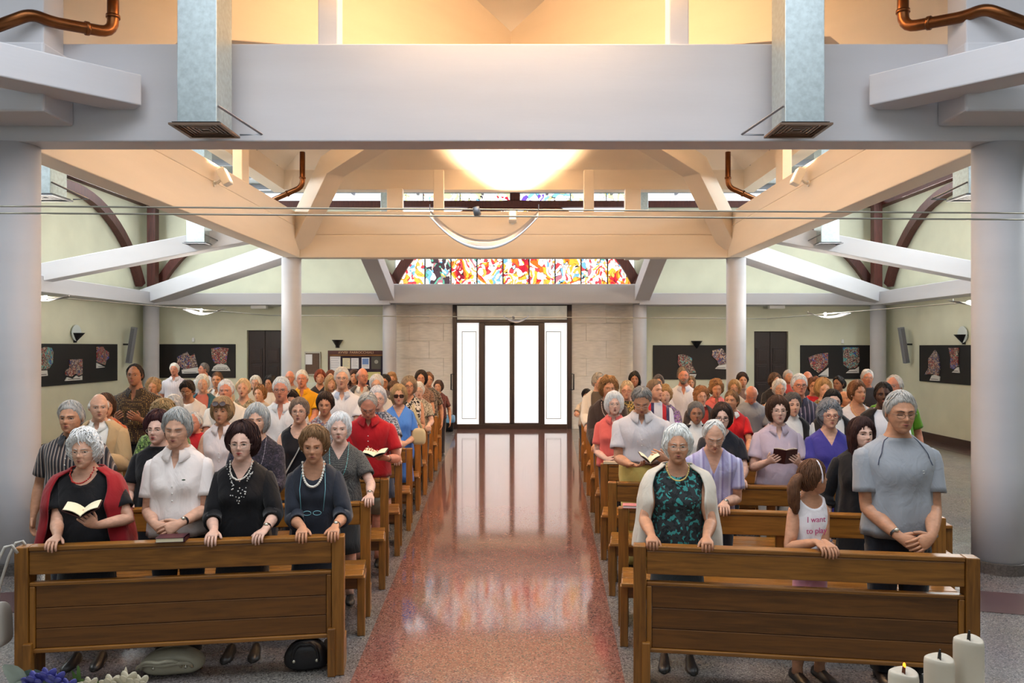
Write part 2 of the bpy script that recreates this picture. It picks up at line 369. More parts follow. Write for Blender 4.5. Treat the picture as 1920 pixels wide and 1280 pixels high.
# rafters and ties in the aisles
def sl(name, lab, p0, p1, w_, h_, m=CONC, group='sloping concrete rafters'):
    o = bar(MB(), p0, p1, w_, h_).build(name, m, bevel=.012); struct(o, lab, 'beam', group)
for s, nm in ((-1, 'left'), (1, 'right')):
    sl('rafter', 'sloping rafter down to the slim column %s of the entrance' % nm, (s*3.07, 16.4, 3.95), (s*3.07, 19.0, 3.06), .36, .36)
    sl('rafter', 'broad diagonal rafter falling to the far %s corner column' % nm, (s*4.6, 16.3, 3.92), (s*8.85, 18.85, 3.06), .46, .36)
    sl('rafter', 'slender sloping rafter crossing to the %s side wall' % nm, (s*4.74, 14.5, 4.02), (s*9.0, 14.5, 3.2), .3, .33)
    sl('brace', 'horizontal diagonal brace meeting the front beam at the %s' % nm, (s*3.33, 7.0, 4.18), (s*7.4, 2.93, 4.18), .33, .275, group='diagonal braces')
    o = bx('beam', min(s*3.88, s*9), max(s*3.88, s*9), 6.55, 7.0, 4.03, 4.62, CONC, bevel=.02); struct(o, 'stub of grey beam above the front %s column' % nm, 'beam', 'concrete beams')
    o = bx('pier', min(s*3.97, s*9), max(s*3.97, s*9), 6.7, 7.0, 4.62, 7.2, CONC, bevel=.01); struct(o, 'pale pier rising behind the copper pipe, front %s' % nm, 'pier', 'piers')
    # ring beam on the side
    o = bx('ring_beam', min(s*8.65, s*9.14), max(s*8.65, s*9.14), 7, 18.7, 3.06, 3.36, CONC, bevel=.01); struct(o, 'lavender grey ring beam along the %s side wall' % nm, 'beam', 'ring beams')
    o = bx('ring_beam', min(s*3.0, s*9.14), max(s*3.0, s*9.14), 18.7, YB-.01, 3.06, 3.34, CONC, bevel=.01); struct(o, 'lavender grey ring beam on the back wall, %s of the entrance' % nm, 'beam', 'ring beams')
o = bx('ring_beam', -3.0, 3.0, 18.7, YB-.01, 3.1, 3.56, CONC, bevel=.01); struct(o, 'lavender grey lintel beam between entrance and stained glass', 'beam', 'ring beams')
# columns ---------------------------------------------------------
def column(lab, x, y, r, h, base=False):
    root = empty('column', (x, y, 0)); struct(root, lab, 'column', 'round concrete columns')
    a = np.arange(40)*2*math.pi/40
    G = np.array([[(math.cos(t)*r, math.sin(t)*r, z) for t in a] for z in (0.0, .9, 1.8, h)])
    MB().grid(G, cap0=True, cap1=True).build('shaft', CONC, root, smooth=True)
    if base:
        G = np.array([[(math.cos(t)*rr, math.sin(t)*rr, z) for t in a] for rr, z in ((r+.022, 0), (r+.022, .1), (r+.003, .105))])
        MB().grid(G).build('base_ring', mat('dark_granite', '#4f4a47', .4, nscale=60, namt=.4), root)
for s, nm in ((-1, 'left'), (1, 'right')):
    column('thick round column at the front %s edge of the nave' % nm, s*4.53, 7.17, .215, ZB, True)
    column('round column under the far %s corner of the square' % nm, s*4.64, 16.25, .2, ZB, True)
    column('slim round column just %s of the entrance' % nm, s*3.05, 18.98, .165, 3.1)
    column('slim round column in the far %s corner of the hall' % nm, s*8.82, 18.9, .18, 3.1)
# glass entrance --------------------------------------------------
ent = empty('door_1', (0, 0, 0)); tag(ent, 'wide entrance of frosted glass in dark bronze frame', 'door', kind='structure')
YD = YB-.06
fr = MB(); fz = lambda py: za(py, YD)
def fbar(px0, px1, py0, py1, y0=YD-.04, y1=YD+.1): fr.box(xa(px0, YD), xa(px1, YD), y0, y1, fz(py1), fz(py0))
for a in ((849, 857, 566, 805.5), (1063, 1072, 566, 805.5), (857, 1063, 566, 573), (857, 1063, 599, 605), (857, 1063, 795, 805.5),
          (898, 908, 605, 795), (1011, 1021, 605, 795)): fbar(*a)
fr.build('frame', FRAMEM, ent, bevel=.008)
FROST = emis('frosted_glass_daylight', '#eef1f4', .74)
TRANS = mat('transom_glass', '#b9b5a6', .15, nscale=3, namt=.3); 
n_, l_, b_ = nodes_of(TRANS); b_.inputs['Emission Color'].default_value = lin('#b0ac9c'); b_.inputs['Emission Strength'].default_value = .35  # beige-grey reflection put into the pane as colour and a faint glow
for px0, px1, py0, py1, leaf in ((857, 898, 605, 795, 0), (908, 960, 605, 795, 1), (960, 1011, 605, 795, 2), (1021, 1063, 605, 795, 0)):
    y = YD+.02
    if leaf:
        lf = MB(); x0, x1, z0, z1 = xa(px0, YD), xa(px1, YD), fz(py1), fz(py0); t = .06
        for c in ((x0, x0+t*.3 if leaf == 1 else x0+t, z0, z1), (x1-t if leaf == 1 else x1-t*.3, x1, z0, z1), (x0, x1, z0, z0+.03), (x0, x1, z1-.07, z1)): lf.box(c[0], c[1], y-.03, y+.03, c[2], c[3])
        lo = lf.build('door_leaf', FRAMEM, ent, bevel=.005)
        g = bx('pane', x0+.02, x1-.02, y+.005, y+.015, z0+.02, z1-.03, FROST, lo)
        # etched outline figures, faint grey on the glass
        et = MB(); cx = (x0+x1)/2+(-.05 if leaf == 1 else .05); E = emis('etched_line', '#dfe4ea', .55)
        for k in range(3):
            a = np.linspace(0, 2*math.pi, 22); rr = .07+.0*k
            cy = 1.72-.12*k
            et.tube(np.stack([cx+(k-1)*.06*(1 if leaf == 2 else .3)+rr*np.cos(a)*(1-.2*k), np.full(22, y-.002), cy+.085*np.sin(a)], 1), .004, 5, cap=False)
        for k in range(4):
            et.tube([(cx-.1+.06*k, y-.002, 1.5), (cx-.13+.07*k, y-.002, 1.25), (cx-.09+.05*k, y-.002, .95)], .004, 5)
        et.build('etching', E, lo)
    else:
        g = bx('pane', xa(px0, YD), xa(px1, YD), y+.005, y+.015, fz(py1), fz(py0), FROST, ent)
        x0, x1, z0, z1 = xa(px0, YD)+.13, xa(px1, YD)-.13, fz(785), fz(621)
        if px0 > 1000: x0, x1 = xa(1024, YD), xa(1052, YD)
        else: x0, x1 = xa(866, YD), xa(893, YD)
        ln = MB()
        for c in ((x0, x0+.012, z0, z1), (x1-.012, x1, z0, z1), (x0, x1, z0, z0+.014), (x0, x1, z1-.014, z1)): ln.box(c[0], c[1], y-.004, y+.003, c[2], c[3])
        ln.build('inlay_line', mat('grey_line', '#8a8d90', .5), g)
bx('transom_pane', xa(857, YD), xa(1063, YD), YD+.02, YD+.03, fz(599), fz(573), TRANS, ent)
for px in (846, 1075.5):
    h = MB(); x = xa(px, YD-.06); xi = xa(852 if px < 900 else 1069, YD-.06)
    h.tube([(xi, YD-.05, fz(701)), (x, YD-.09, fz(701)), (x, YD-.09, fz(730)), (xi, YD-.05, fz(730))], .018, 8); h.build('pull_handle', BLACKM, ent, smooth=True)
# travertine cladding beside the entrance, slab by slab
tr = {}
for s, (xA, xB) in ((-1, (-3.0, DX0)), (1, (DX1, 3.0))):
    nm = 'left' if s < 0 else 'right'
    root = empty('wall_cladding', ((xA+xB)/2, YB, 0)); struct(root, 'pale travertine slabs cladding the wall %s of the entrance' % nm, 'wall', 'travertine cladding')
    z = 0.0; row = 0; hs = [.44, .44, .44, .44, .44, .44, .46]
    for hh in hs:
        x = xA-(.5 if row % 2 else 0); wv = .86
        while x < xB-.01:
            a, b2 = max(x, xA), min(x+wv, xB)
            if b2-a > .05: bx('stone_slab', a+.003-(xA+xB)/2, b2-.003-(xA+xB)/2, -.035-random.random()*.004, -.001, z+.003, z+hh-.003, TRAV, root)
            x += wv
        z += hh; row += 1
# dark panelled side doors
def panel_door(name, lab, d):
    root = empty(name, ((d[0]+d[1])/2, YB+.12, 0)); tag(root, lab, 'door', kind='structure'); wv = d[1]-d[0]; hh = d[2]
    bx('door_slab', -wv/2, wv/2, 0, .05, 0, hh, DARKW, root)
    for k in (0, 1):
        lf = MB()
        x0, x1 = (-wv/2+.01, -.005) if k == 0 else (.005, wv/2-.01)
        lf.box(x0, x1, -.03, 0, .01, hh-.01); lo = lf.build('door_leaf', DARKW, root, bevel=.004)
        zz = [.12, .62, 1.15, 1.6, 2.02]
        for a, b2 in zip(zz[:-1], zz[1:]):
            p = MB(); xm0, xm1 = x0+.06, x1-.06; p.box(xm0, xm1, -.05, -.03, a+.05, b2); p.box(xm0+.04, xm1-.04, -.062, -.05, a+.09, b2-.04); p.build('door_panel', DARKW, lo, bevel=.008)
    k = MB(); k.tube([(.06, -.06, 1.05), (.06, -.1, 1.05), (.14, -.1, 1.05)], .011, 8); k.build('door_handle', GREYM, root, smooth=True)
panel_door('door_2', 'dark panelled wooden door near the notice boards', d2)
panel_door('door_3', 'dark panelled wooden door between two black art boards', d3)
# arched stained glass window and clerestory ----------------------
RA, ZC = 3.24, 2.26
STAIN = ['#8a0c2c', '#b01030', '#d8202f', '#ef6a1c', '#f7b33a', '#ffffff', '#f6dcd0', '#d8404a', '#ffffff', '#f0b050', '#ffffff', '#cfe8f4', '#fff6ea', '#6fb0dc', '#e8d8c0', '#b06a7a', '#58a890', '#40303a']
win = empty('window_1', (0, YB+.1, 0)); tag(win, 'wide arched stained glass window over the entrance', 'window', kind='structure')
edges = [-2.95]+[xa(px, YB) for px in (796, 845, 894, 943, 992, 1041, 1090, 1140)]+[2.97]
def arch_z(x): return ZC+math.sqrt(max(RA*RA-x*x, .01))
for i, (a, b2) in enumerate(zip(edges[:-1], edges[1:])):
    xs_ = np.linspace(a+.012, b2-.012, 7)
    pts = [(a+.012, 3.57), (b2-.012, 3.57)]+[(x, max(3.58, arch_z(x))) for x in xs_[::-1]]
    g = MB().poly(pts, -.008, .008).build('stained_pane', glassart('stained_glass_%d' % (i % 3), STAIN, 7.5, 1.1, i % 3, .022, .7, stretch=(1, 1, .8)), win)
    if i: bx('mullion', a-.014, a+.014, -.02, .02, 3.56, arch_z(a), BLACKM, win)
bx('sill_bar', -3.0, 3.0, -.03, .02, 3.545, 3.575, BLACKM, win)
SKYG = emis('white_daylit_glass', '#f4f8ff', 1.6)
# glazed spandrels around the arch, up to the tie beam
for s in (-1, 1):
    xs_ = np.linspace(0, 3.0, 14); pts = [(s*x, arch_z(x)+.14) for x in xs_]+[(s*3.0, 5.62), (0, 5.62)]
    MB().poly(pts if s > 0 else pts[::-1], .02, .03).build('spandrel_pane', SKYG, win)
ar = MB(); th = np.linspace(math.asin(-3.05/3.33), math.asin(3.05/3.33), 40)
G = np.array([[((RA+dr)*math.sin(t), y, ZC+(RA+dr)*math.cos(t)) for dr, y in ((-.02, -.12), (.22, -.12), (.22, .06), (-.02, .06))] for t in th])
ar.grid(G, cap0=True, cap1=True); tag(ar.build('arch_rib', TIMBER, win), 'dark timber arch')
def arch(lab, axis, c, fixed):
    a_ = MB(); hs_, rise = 2.85, 1.72; RR = (hs_**2+rise**2)/(2*rise); zc = 3.5+rise-RR; t_ = np.linspace(-math.asin(hs_/RR), math.asin(hs_/RR), 26); G = []
    for t in t_:
        ring = []
        for dr, w_ in ((0, 0), (.2, 0), (.2, .16), (0, .16)):
            u = c+(RR+dr)*math.sin(t); z = zc+(RR+dr)*math.cos(t); f = fixed-math.copysign(w_, fixed)if axis == 'y' else fixed-w_
            ring.append((f, u, z) if axis == 'y' else (u, f, z))
        G.append(ring)
    a_.grid(np.array(G), cap0=True, cap1=True); o = a_.build('timber_arch', TIMBER); struct(o, lab, 'arch', 'dark timber arches')
for s, nm in ((-1, 'left'), (1, 'right')):
    arch('dark timber arch on the back wall near the %s corner' % nm, 'x', s*5.95, YB-.02)
    arch('dark timber arch on the %s side wall' % nm, 'y', 15.9, s*(XW-.02))
    arch('nearer dark timber arch on the %s side wall' % nm, 'y', 10.1, s*(XW-.02))
    o = bx('timber_post', min(s*8.95, s*8.75), max(s*8.95, s*8.75), 18.95, 19.15, 3.36, 5.6, TIMBER); struct(o, 'dark timber post on the far %s corner column' % nm, 'post', 'dark timber posts')
    o = bx('shoe_plate', min(s*8.98, s*8.72), max(s*8.98, s*8.72), 18.85, 19.2, 3.34, 3.46, BLACKM); struct(o, 'black steel shoe under the far %s timber post' % nm, 'plate', 'steel shoes')
    o = bx('wall_plate', min(s*8.95, s*9.15), max(s*8.95, s*9.15), 6, YB, 5.5, 5.66, TIMBER); struct(o, 'dark timber plate on top of the %s side wall' % nm, 'beam', 'timber plates')
    o = bx('window_2' if s < 0 else 'window_3', min(s*9.1, s*9.14), max(s*9.1, s*9.14), 6, YB, 5.66, 5.9, SKYG); tag(o, 'white clerestory strip above the %s side wall' % nm, 'window', kind='structure')
tb = MB().box(-9.0, 9.0, YB-.1, YB+.08, 5.53, 5.69)
struct(tb.build('tie_beam', TIMBER), 'long dark timber tie beam across the top of the back wall', 'beam')
bx('window_4', -9.0, -3.1, YB+.05, YB+.07, 5.69, 5.9, SKYG); tag(bpy.data.objects['window_4'], 'white clerestory strip on the back wall, left part', 'window', kind='structure')
bx('window_5', 3.1, 9.0, YB+.05, YB+.07, 5.69, 5.9, SKYG); tag(bpy.data.objects['window_5'], 'white clerestory strip on the back wall, right part', 'window', kind='structure')
tw = empty('window_6', (0, YB+.08, 0)); tag(tw, 'upper band of stained glass above the timber tie beam', 'window', kind='structure')
ed = [-2.95, -2.3, -1.38, -.12, .12, 1.4, 2.3, 2.95]
for i, (a, b2) in enumerate(zip(ed[:-1], ed[1:])):
    if i == 3: bx('king_post', a, b2, -.1, .02, 5.69, 5.9, TIMBER, tw); continue
    bx('stained_pane', a+.01, b2-.01, 0, .012, 5.69, 5.9, glassart('stained_pale_%d' % (i % 2), ['#c02040', '#ffffff', '#ffffff', '#f4fff0', '#ffffff', '#e8f0a0', '#ffffff', '#80c0f0', '#ffffff', '#7050c0'], 7, 1.5, i % 2+5, .02), tw)
    bx('mullion', a-.01, a+.01, -.02, .02, 5.69, 5.9, BLACKM, tw)

# ================================================================ FITTINGS
def duct(lab, xc, yc, zg, s, near):
    root = empty('air_duct', (xc, yc, 0)); tag(root, lab, 'air duct', 'galvanised air ducts')
    bx('duct_shaft', -.165, .165, -.175, .175, zg+.01, 5.39 if near else 5.78, GALV, root, bevel=.006)
    g = MB()
    for k in range(6):
        r0 = .22-.034*k; r1 = r0-.014 if k else r0-.03; zz = zg+.012*(k > 0)
        for a in ((-r0, r0, -r0, -r1), (-r0, r0, r1, r0), (-r0, -r1, -r1, r1), (r1, r0, -r1, r1)): g.box(a[0], a[1], a[2], a[3], zz-.012, zz+.004)
    g.build('diffuser_grille', GREYM if not near else mat('brown_grille', '#6e5a4c', .5, .3), root)
    bx('grille_back', -.2, .2, -.2, .2, zg+.014, zg+.018, BLACKM, root)
    br = MB(); br.tube([(-s*.17, -.16, zg+.16), (-s*.42, .2, zg+.02), (-s*.22, .22, zg+.02)], .012, 4); br.build('bracket', GREYM, root)
for s, nm in ((-1, 'left'), (1, 'right')):
    duct('tall square galvanised duct hanging before the front beam, %s' % nm, s*2.54-.03, 6.68, 3.907, s, True)
    duct('galvanised duct above the %s side aisle, half hidden by the front column' % nm, s*5.78, 9.7, 3.907, s, False)
    duct('small galvanised duct beside the sloping rafter over the %s aisle' % nm, s*5.76, 14.3, 3.93, s, False)
    duct('galvanised duct beside the stained glass window, %s end' % nm, s*2.95, 18.3, 4.2, s, False)
def pipe(lab, pts, r):
    P = []
    pts = [np.array(p) for p in pts]
    P.append(pts[0])
    for a, b2, c in zip(pts[:-2], pts[1:-1], pts[2:]):
        f = min(.12, .4*np.linalg.norm(b2-a), .4*np.linalg.norm(c-b2)); d0 = unit(a-b2); d1 = unit(c-b2)
        for t in np.linspace(0, 1, 6): P.append((1-t)**2*(b2+d0*f)+2*t*(1-t)*b2+t*t*(b2+d1*f))
    P.append(pts[-1])
    root = empty('copper_pipe', pts[1]); tag(root, lab, 'pipe', 'copper drain pipes'); o = np.array(pts[1])
    MB().tube(np.array(P)-o, r, 14).build('pipe_run', COPPER, root, smooth=True)
    for a, b2, t in ((0, 1, .75), (1, 2, .45)):
        p = pts[a]*(1-t)+pts[b2]*t; d = unit(pts[b2]-pts[a])
        MB().tube(np.array([p-d*.015, p+d*.015])-o, r*1.22, 14).build('pipe_clamp', COPPER, root, smooth=True)
for s, nm in ((-1, 'left'), (1, 'right')):
    f = lambda px, py, Y: ((lambda v: (v[0], v[1], v[2]))(at(px if s < 0 else 1905-px, py-(0 if s < 0 else 10), Y)))
    pipe('copper drain pipe bending across the top %s corner' % nm, [f(212, -60, 7.12), f(212, 62, 7.12), f(100, 42, 6.75), f(58, 26, 6.6), f(-40, 62, 6.45)], .05)
    f2 = lambda px, py, Y: tuple(at(px if s < 0 else 1932-px, py, Y))
    pipe('thin copper pipe elbow beside the far %s strut' % nm, [f2(567, 285, 14.9), f2(567, 350, 14.9), f2(505, 378, 15.0)], .052)
# flood lights on the beams (the warm light of the lantern)
def flood(lab, loc, rz, energy, spot_rot, size=R(130)):
    root = empty('flood_light', loc, rz); tag(root, lab, 'flood light', 'white flood lights on the beams')
    M = Matrix.Rotation(R(-25), 4, 'X')
    MB().box(-.08, .08, -.06, .06, -.13, .13, M=Matrix.Translation((0, -.16, .1))@M).build('lamp_housing', WHITE, root, bevel=.015)
    MB().box(-.06, .06, -.064, -.058, -.1, .1, M=Matrix.Translation((0, -.16, .1))@M).build('lamp_glass', emis('lamp_lens', '#fff2dc', 1.2), root)
    MB().tube([(0, 0, 0), (0, -.05, .01), (0, -.11, .06)], .02, 8).build('mount_arm', WHITE, root, smooth=True)
    MB().tube([(0, 0, 0), (0, -.012, 0)], .045, 12).build('mount_plate', WHITE, root)
    l = bpy.data.lights.new('flood_lamp', 'SPOT'); l.energy = energy; l.color = WARM; l.spot_size = size; l.spot_blend = .6; l.shadow_soft_size = .12
    lo = bpy.data.objects.new('flood_lamp', l); COL.objects.link(lo); lo.parent = root; lo.location = (0, -.3, .3); lo.rotation_euler = spot_rot
flood('white flood light on the far cross beam behind the curved reflector', (-.02, 16.1, 4.62), 0, 1500, (R(172), 0, 0), R(110))
flood('white flood light on the long left beam', (-4.43, at(415, 330, 11.6)[1], 4.48), R(90), 800, (R(160), 0, 0))
flood('white flood light on the long right beam', (4.43, 11.6, 4.48), R(-90), 800, (R(160), 0, 0))
flood('white flood light hidden behind the front beam', (0, 7.3, 4.62), R(180), 6000, (R(150), 0, 0))
# tension wires and curved reflectors
WIRE = mat('steel_wire', '#a9a79c', .35, .7)
def wire(lab, p0, p1, sag=0, r=.008):
    t = np.linspace(0, 1, 14); p0 = np.array(p0); p1 = np.array(p1); P = p0+(p1-p0)*t[:, None]; P[:, 2] -= sag*4*t*(1-t)
    o = MB().tube(P, r, 6).build('tension_wire', WIRE, smooth=True); tag(o, lab, 'wire', 'tension wires for the lamps')
wire('upper steel wire spanning the nave before the front columns', at(-60, 386, 6.6), at(1990, 400, 6.6))
wire('lower steel wire spanning the nave before the front columns', at(-60, 399, 6.55), at(1990, 412, 6.55))
wire('steel wire running back along the left aisle', (-7.72, 11, 2.851), (-5.52, 17.6, 2.759), r=.011)
wire('steel wire running back along the right aisle', (7.65, 11, 2.776), (5.71, 17.6, 2.684), r=.011)
wire('steel wire crossing before the glass entrance', (-5.52, 17.6, 2.759), (5.71, 17.6, 2.684), r=.011)
def reflector(lab, px, py, Y, wpx, sagpx, strip, yaw=0, curved=True):
    c = at(px, py, Y); root = empty('curved_reflector', c, yaw); tag(root, lab, 'lamp reflector', 'curved metal lamp reflectors')
    wv = wpx/F*Y/2; sg = sagpx/F*Y; t = np.linspace(-1, 1, 25)
    G = np.array([[(wv*a, -strip*.35+strip*.7*e, -sg*(1-a*a)+(.095 if Y < 10 else .06)*e*(1-.35*abs(a))-.06*(Y < 10)) for e in (0, .33, .66, 1)] for a in t])
    o = MB().grid(G, close=False).build('reflector_strip', mat('brushed_reflector', '#b4b2b4', .3, .8), root, smooth=True)
    sm = o.modifiers.new('Solidify', 'SOLIDIFY'); sm.thickness = .004
    MB().tube([(-.07, -.03, .02), (-.055, -.03, -.045)], .03, 12).build('lamp_capsule', GREYM, root, smooth=True)
    if Y > 10 and abs(px-968) > 50:
        l = bpy.data.lights.new('halogen_lamp', 'POINT'); l.energy = (70 if abs(px-968) > 50 else 26); l.color = (1, .9, .78); l.shadow_soft_size = .12
        lo = bpy.data.objects.new('halogen_lamp', l); COL.objects.link(lo); lo.parent = root; lo.location = (-.06, -.06, .08)
    for e in (-wv, wv): MB().tube([(e, 0, 0), (e, 0, .05)], .004, 6).build('wire_clip', GREYM, root)
reflector('large curved steel reflector hung from the front wires', 908, 394, 6.58, 204, 62, .1)
reflector('curved reflector on the wire before the glass entrance', 968, 594.2, 17.6, 46, 11, .3)
reflector('curved reflector over the far left aisle', 384, 581, 15.6, 68, 10, .5)
reflector('curved reflector over the far right aisle', 1552, 588, 15.6, 74, 9, .5)
reflector('curved reflector beside the front left column', 95, 557, 12.3, 70, 9, .5)
reflector('curved reflector beside the front right column', 1822, 566, 12.3, 70, 9, .5)
# sconces
def sconce(lab, loc, rz, glass):
    root = empty('wall_sconce', loc, rz); tag(root, lab, 'wall lamp', 'black wall sconces')
    a = np.linspace(-math.pi/2, math.pi/2, 13); G = []
    for rr, z in ((.012, -.2), (.02, -.19), (.14, 0), (.13, 0), (.015, -.17)):
        G.append([(rr*math.sin(t), -rr*1.5*math.cos(t), z) for t in a])
    m_ = MB().grid(np.array(G), close=False); m_.build('sconce_shade', BLACKM, root)
    bx('mount_plate', -.05, .05, -.02, 0, -.2, 0, BLACKM, root)
    if glass:
        g = MB().tube([(0, -.03, .0), (0, -.045, 0)], .17, 24); 
        o = g.build('glass_disc', mat('frosted_disc', '#cfd8d6', .3), root); o.location = (0, 0, .0)
for px, py, wl, lab in ((633, 637, 'b', 'black half-cone sconce above the notice board'), (1306, 639, 'b', 'black half-cone sconce over the board right of the entrance'),
                        (140, 624, 'l', 'black wedge sconce with pale disc on the left wall'), (1808, 627, 'r', 'black wedge sconce with pale disc on the right wall')):
    if wl == 'b': sconce(lab, (xa(px, YB), YB, za(py, YB)), 0, False)
    else:
        s = -1 if wl == 'l' else 1; Y = (s*XW-CAMX)*F/(px-CX); sconce(lab, (s*XW, Y, za(py, Y)), R(-90 if s > 0 else 90), True)
# black boards with the art panels
ART = [['#2a3f9a', '#3f62c0', '#8a6a5a', '#c0b0a0', '#5a3a34', '#b04a50', '#7a2a34', '#c89a80', '#2a6a5a', '#e0d8cc'],
       ['#3048a8', '#48a0a8', '#6ab8b0', '#a08878', '#5a4440', '#c0a898', '#8a3038', '#283038', '#d0c8b8'],
       ['#7a2a30', '#a84a4a', '#b89078', '#d8c8b8', '#5a3a34', '#3a4a8a', '#8a7060', '#c8b8a8', '#403030']]
def art(parent, name, pts, cap, k, frame):
    """pts, cap: outlines in board coordinates (x along the board, z)"""
    o = MB().poly(pts, -.055, -.03).build('art_panel', glassart('art_mosaic_%d' % (k % 3), ART[k % 3], 36, 0, k, .04, .14, emit=False), parent)
    b = MB().poly(cap, -.05, -.03).build('caption_plate', mat('caption_white', '#d6d4ce', .6), parent)
    xs_ = [p[0] for p in cap]; zs_ = [p[1] for p in cap]
    s = MB(); x0, x1, z0 = min(xs_), max(xs_), min(zs_)
    s.box(x0+.14*(x1-x0), x1-.14*(x1-x0), -.053, -.049, z0+.028, z0+.04)
    s.build('caption_line', mat('dark_print', '#3a3838', .7), b)
def board(lab, origin, rz, length, zb, zt, arts):
    root = empty('art_board', origin, rz); tag(root, lab, 'art board', 'black boards with picture panels')
    bx('backing', 0, length, -.03, -.001, zb, zt, BLACK, root, bevel=.004)
    for k, (pts, cap) in enumerate(arts): art(root, 'art', pts, cap, k+int(abs(origin[0]*7)+abs(origin[1]*3)), None)
    return root
# back-wall boards: outlines from pixels on the wall plane
def bpx(x0, lst): return [(xa(px, YB)-x0, za(py, YB)) for px, py in lst]
zt_, zb_ = za(645, YB), za(708, YB)
x0 = -XW+.01
B1 = board('black art board behind the far left corner column', (x0, YB, 0), 0, xa(442, YB)-x0, zb_, zt_, [
    (bpx(x0, [(334, 669), (352, 659), (357, 668), (366, 663), (372, 687), (345, 692), (334, 682)]), bpx(x0, [(342, 693), (372, 688), (374, 699), (343, 700)])),
    (bpx(x0, [(397.5, 653), (412, 651), (430, 653), (427, 670), (426, 682), (404, 681), (399, 671)]), bpx(x0, [(398, 695), (402, 687), (409, 682.5), (417, 681.8), (426, 684), (431, 690), (433, 695)]))])
text('caption_text', 'LA VERONICA', .062, (xa(415.5, YB)-x0, -.052, za(691.5, YB)), mat('dark_print', '#3a3838'), B1)
x0 = xa(1224, YB)
board('black art board right of the entrance under the sconce', (x0, YB, 0), 0, xa(1368, YB)-x0, za(711, YB), za(647, YB), [
    (bpx(x0, [(1271, 665), (1281, 664), (1291, 668), (1297, 671), (1296, 680), (1300, 690), (1305, 698), (1290, 699), (1276, 690), (1270, 680)]), bpx(x0, [(1288, 701), (1305, 701), (1303, 707), (1290, 707)])),
    (bpx(x0, [(1335, 657), (1353, 653), (1358, 660), (1363, 671), (1361, 681), (1347, 684), (1343, 675), (1334, 667)]), bpx(x0, [(1340, 691), (1346, 685), (1362, 682), (1362, 692)]))])
x0 = xa(1500, YB)
board('black art board behind the far right corner column', (x0, YB, 0), 0, XW-.01-x0, za(710, YB), za(647, YB), [
    (bpx(x0, [(1514, 670), (1530, 664), (1551, 661), (1551, 683), (1540, 694), (1533, 699), (1519, 688)]), bpx(x0, [(1533, 704), (1552, 689), (1552, 706)])),
    (bpx(x0, [(1579, 651), (1609, 651), (1610, 677), (1605, 688), (1592, 692), (1580, 684)]), bpx(x0, [(1585, 699), (1592, 693), (1602, 692), (1609, 687), (1609, 699)]))])
# side-wall boards (board x runs along +Y on the left wall, along -Y on the right wall)
def spx(s, px): return (s*XW-CAMX)*F/(px-CX)
def sidepts(s, y0, lst):
    o = []
    for px, py in lst:
        Y = spx(s, px); o.append(((Y-y0) if s < 0 else (y0-Y), za(py, Y)))
    return o
yl0 = 14.3
board('long black art board on the left side wall', (-XW, yl0, 0), R(90), spx(-1, 218)-yl0, za(713, spx(-1, 218)), za(645, spx(-1, 218)), [
    (sidepts(-1, yl0, [(69, 656), (80, 650), (92, 652), (95, 660), (94, 680), (86, 692), (70, 693)]), sidepts(-1, yl0, [(66, 695), (84, 694), (85, 704), (66, 706)])),
    (sidepts(-1, yl0, [(126, 674), (150, 673), (150, 701), (143, 704), (137, 700), (130, 706), (119, 703), (120, 693), (127, 690)]), sidepts(-1, yl0, [(118, 714), (122, 707), (133, 710), (139, 704), (144, 707), (150, 704), (150, 712)])),
    (sidepts(-1, yl0, [(178, 650), (189, 650), (193, 656), (200, 660), (200, 671), (195, 676), (193, 684), (178, 679)]), sidepts(-1, yl0, [(177.5, 680), (193, 688), (177.5, 690)]))])
yr1 = spx(1, 1726)
board('long black art board on the right side wall', (XW, yr1, 0), R(-90), yr1-14.3, za(714, yr1), za(647, yr1), [
    (sidepts(1, yr1, [(1745, 672), (1757, 656), (1764, 668), (1766, 690), (1763, 704), (1752, 701), (1738, 702), (1745, 690)]), sidepts(1, yr1, [(1747, 713), (1751, 704), (1757, 702), (1766, 706), (1765, 714)])),
    (sidepts(1, yr1, [(1783, 652), (1802, 652), (1799, 664), (1801, 685), (1793, 692), (1786, 689), (1787, 670)]), sidepts(1, yr1, [(1789, 698), (1797, 690), (1801, 688), (1803, 699)]))])
# column speakers
for s, px0, px1, lab in ((-1, 246, 237, 'slim grey column loudspeaker on the left wall'), (1, 1700, 1709, 'slim grey column loudspeaker on the right wall')):
    Y = 18.2 if s < 0 else 17.9; top = at(px0, 613, Y); bot = at(px1, 681, Y-.0); x_ = s*(XW-.14)
    sh = (x_-s*.0) - (top.x+bot.x)/2
    root = empty('column_speaker', (s*XW, Y, (top.z+bot.z)/2)); tag(root, lab, 'loudspeaker', 'column loudspeakers')
    hgt = top.z-bot.z; M = Matrix.Translation((-s*.2, 0, 0))@Matrix.Rotation(R(-s*9), 4, 'Y')
    MB().box(-.055, .055, -.06, .06, -hgt/2, hgt/2, M=M).build('speaker_body', GREYM, root, bevel=.01)
    MB().box(-.04, .04, -.066, -.06, -hgt/2+.03, hgt/2-.03, M=M).build('speaker_grille', mat('grey_grille', '#6e7078', .6, nscale=200, namt=.3), root)
    MB().tube([(-s*.14, .0, .02), (-s*.01, 0, .02)], .02, 8).build('wall_bracket', BLACKM, root)
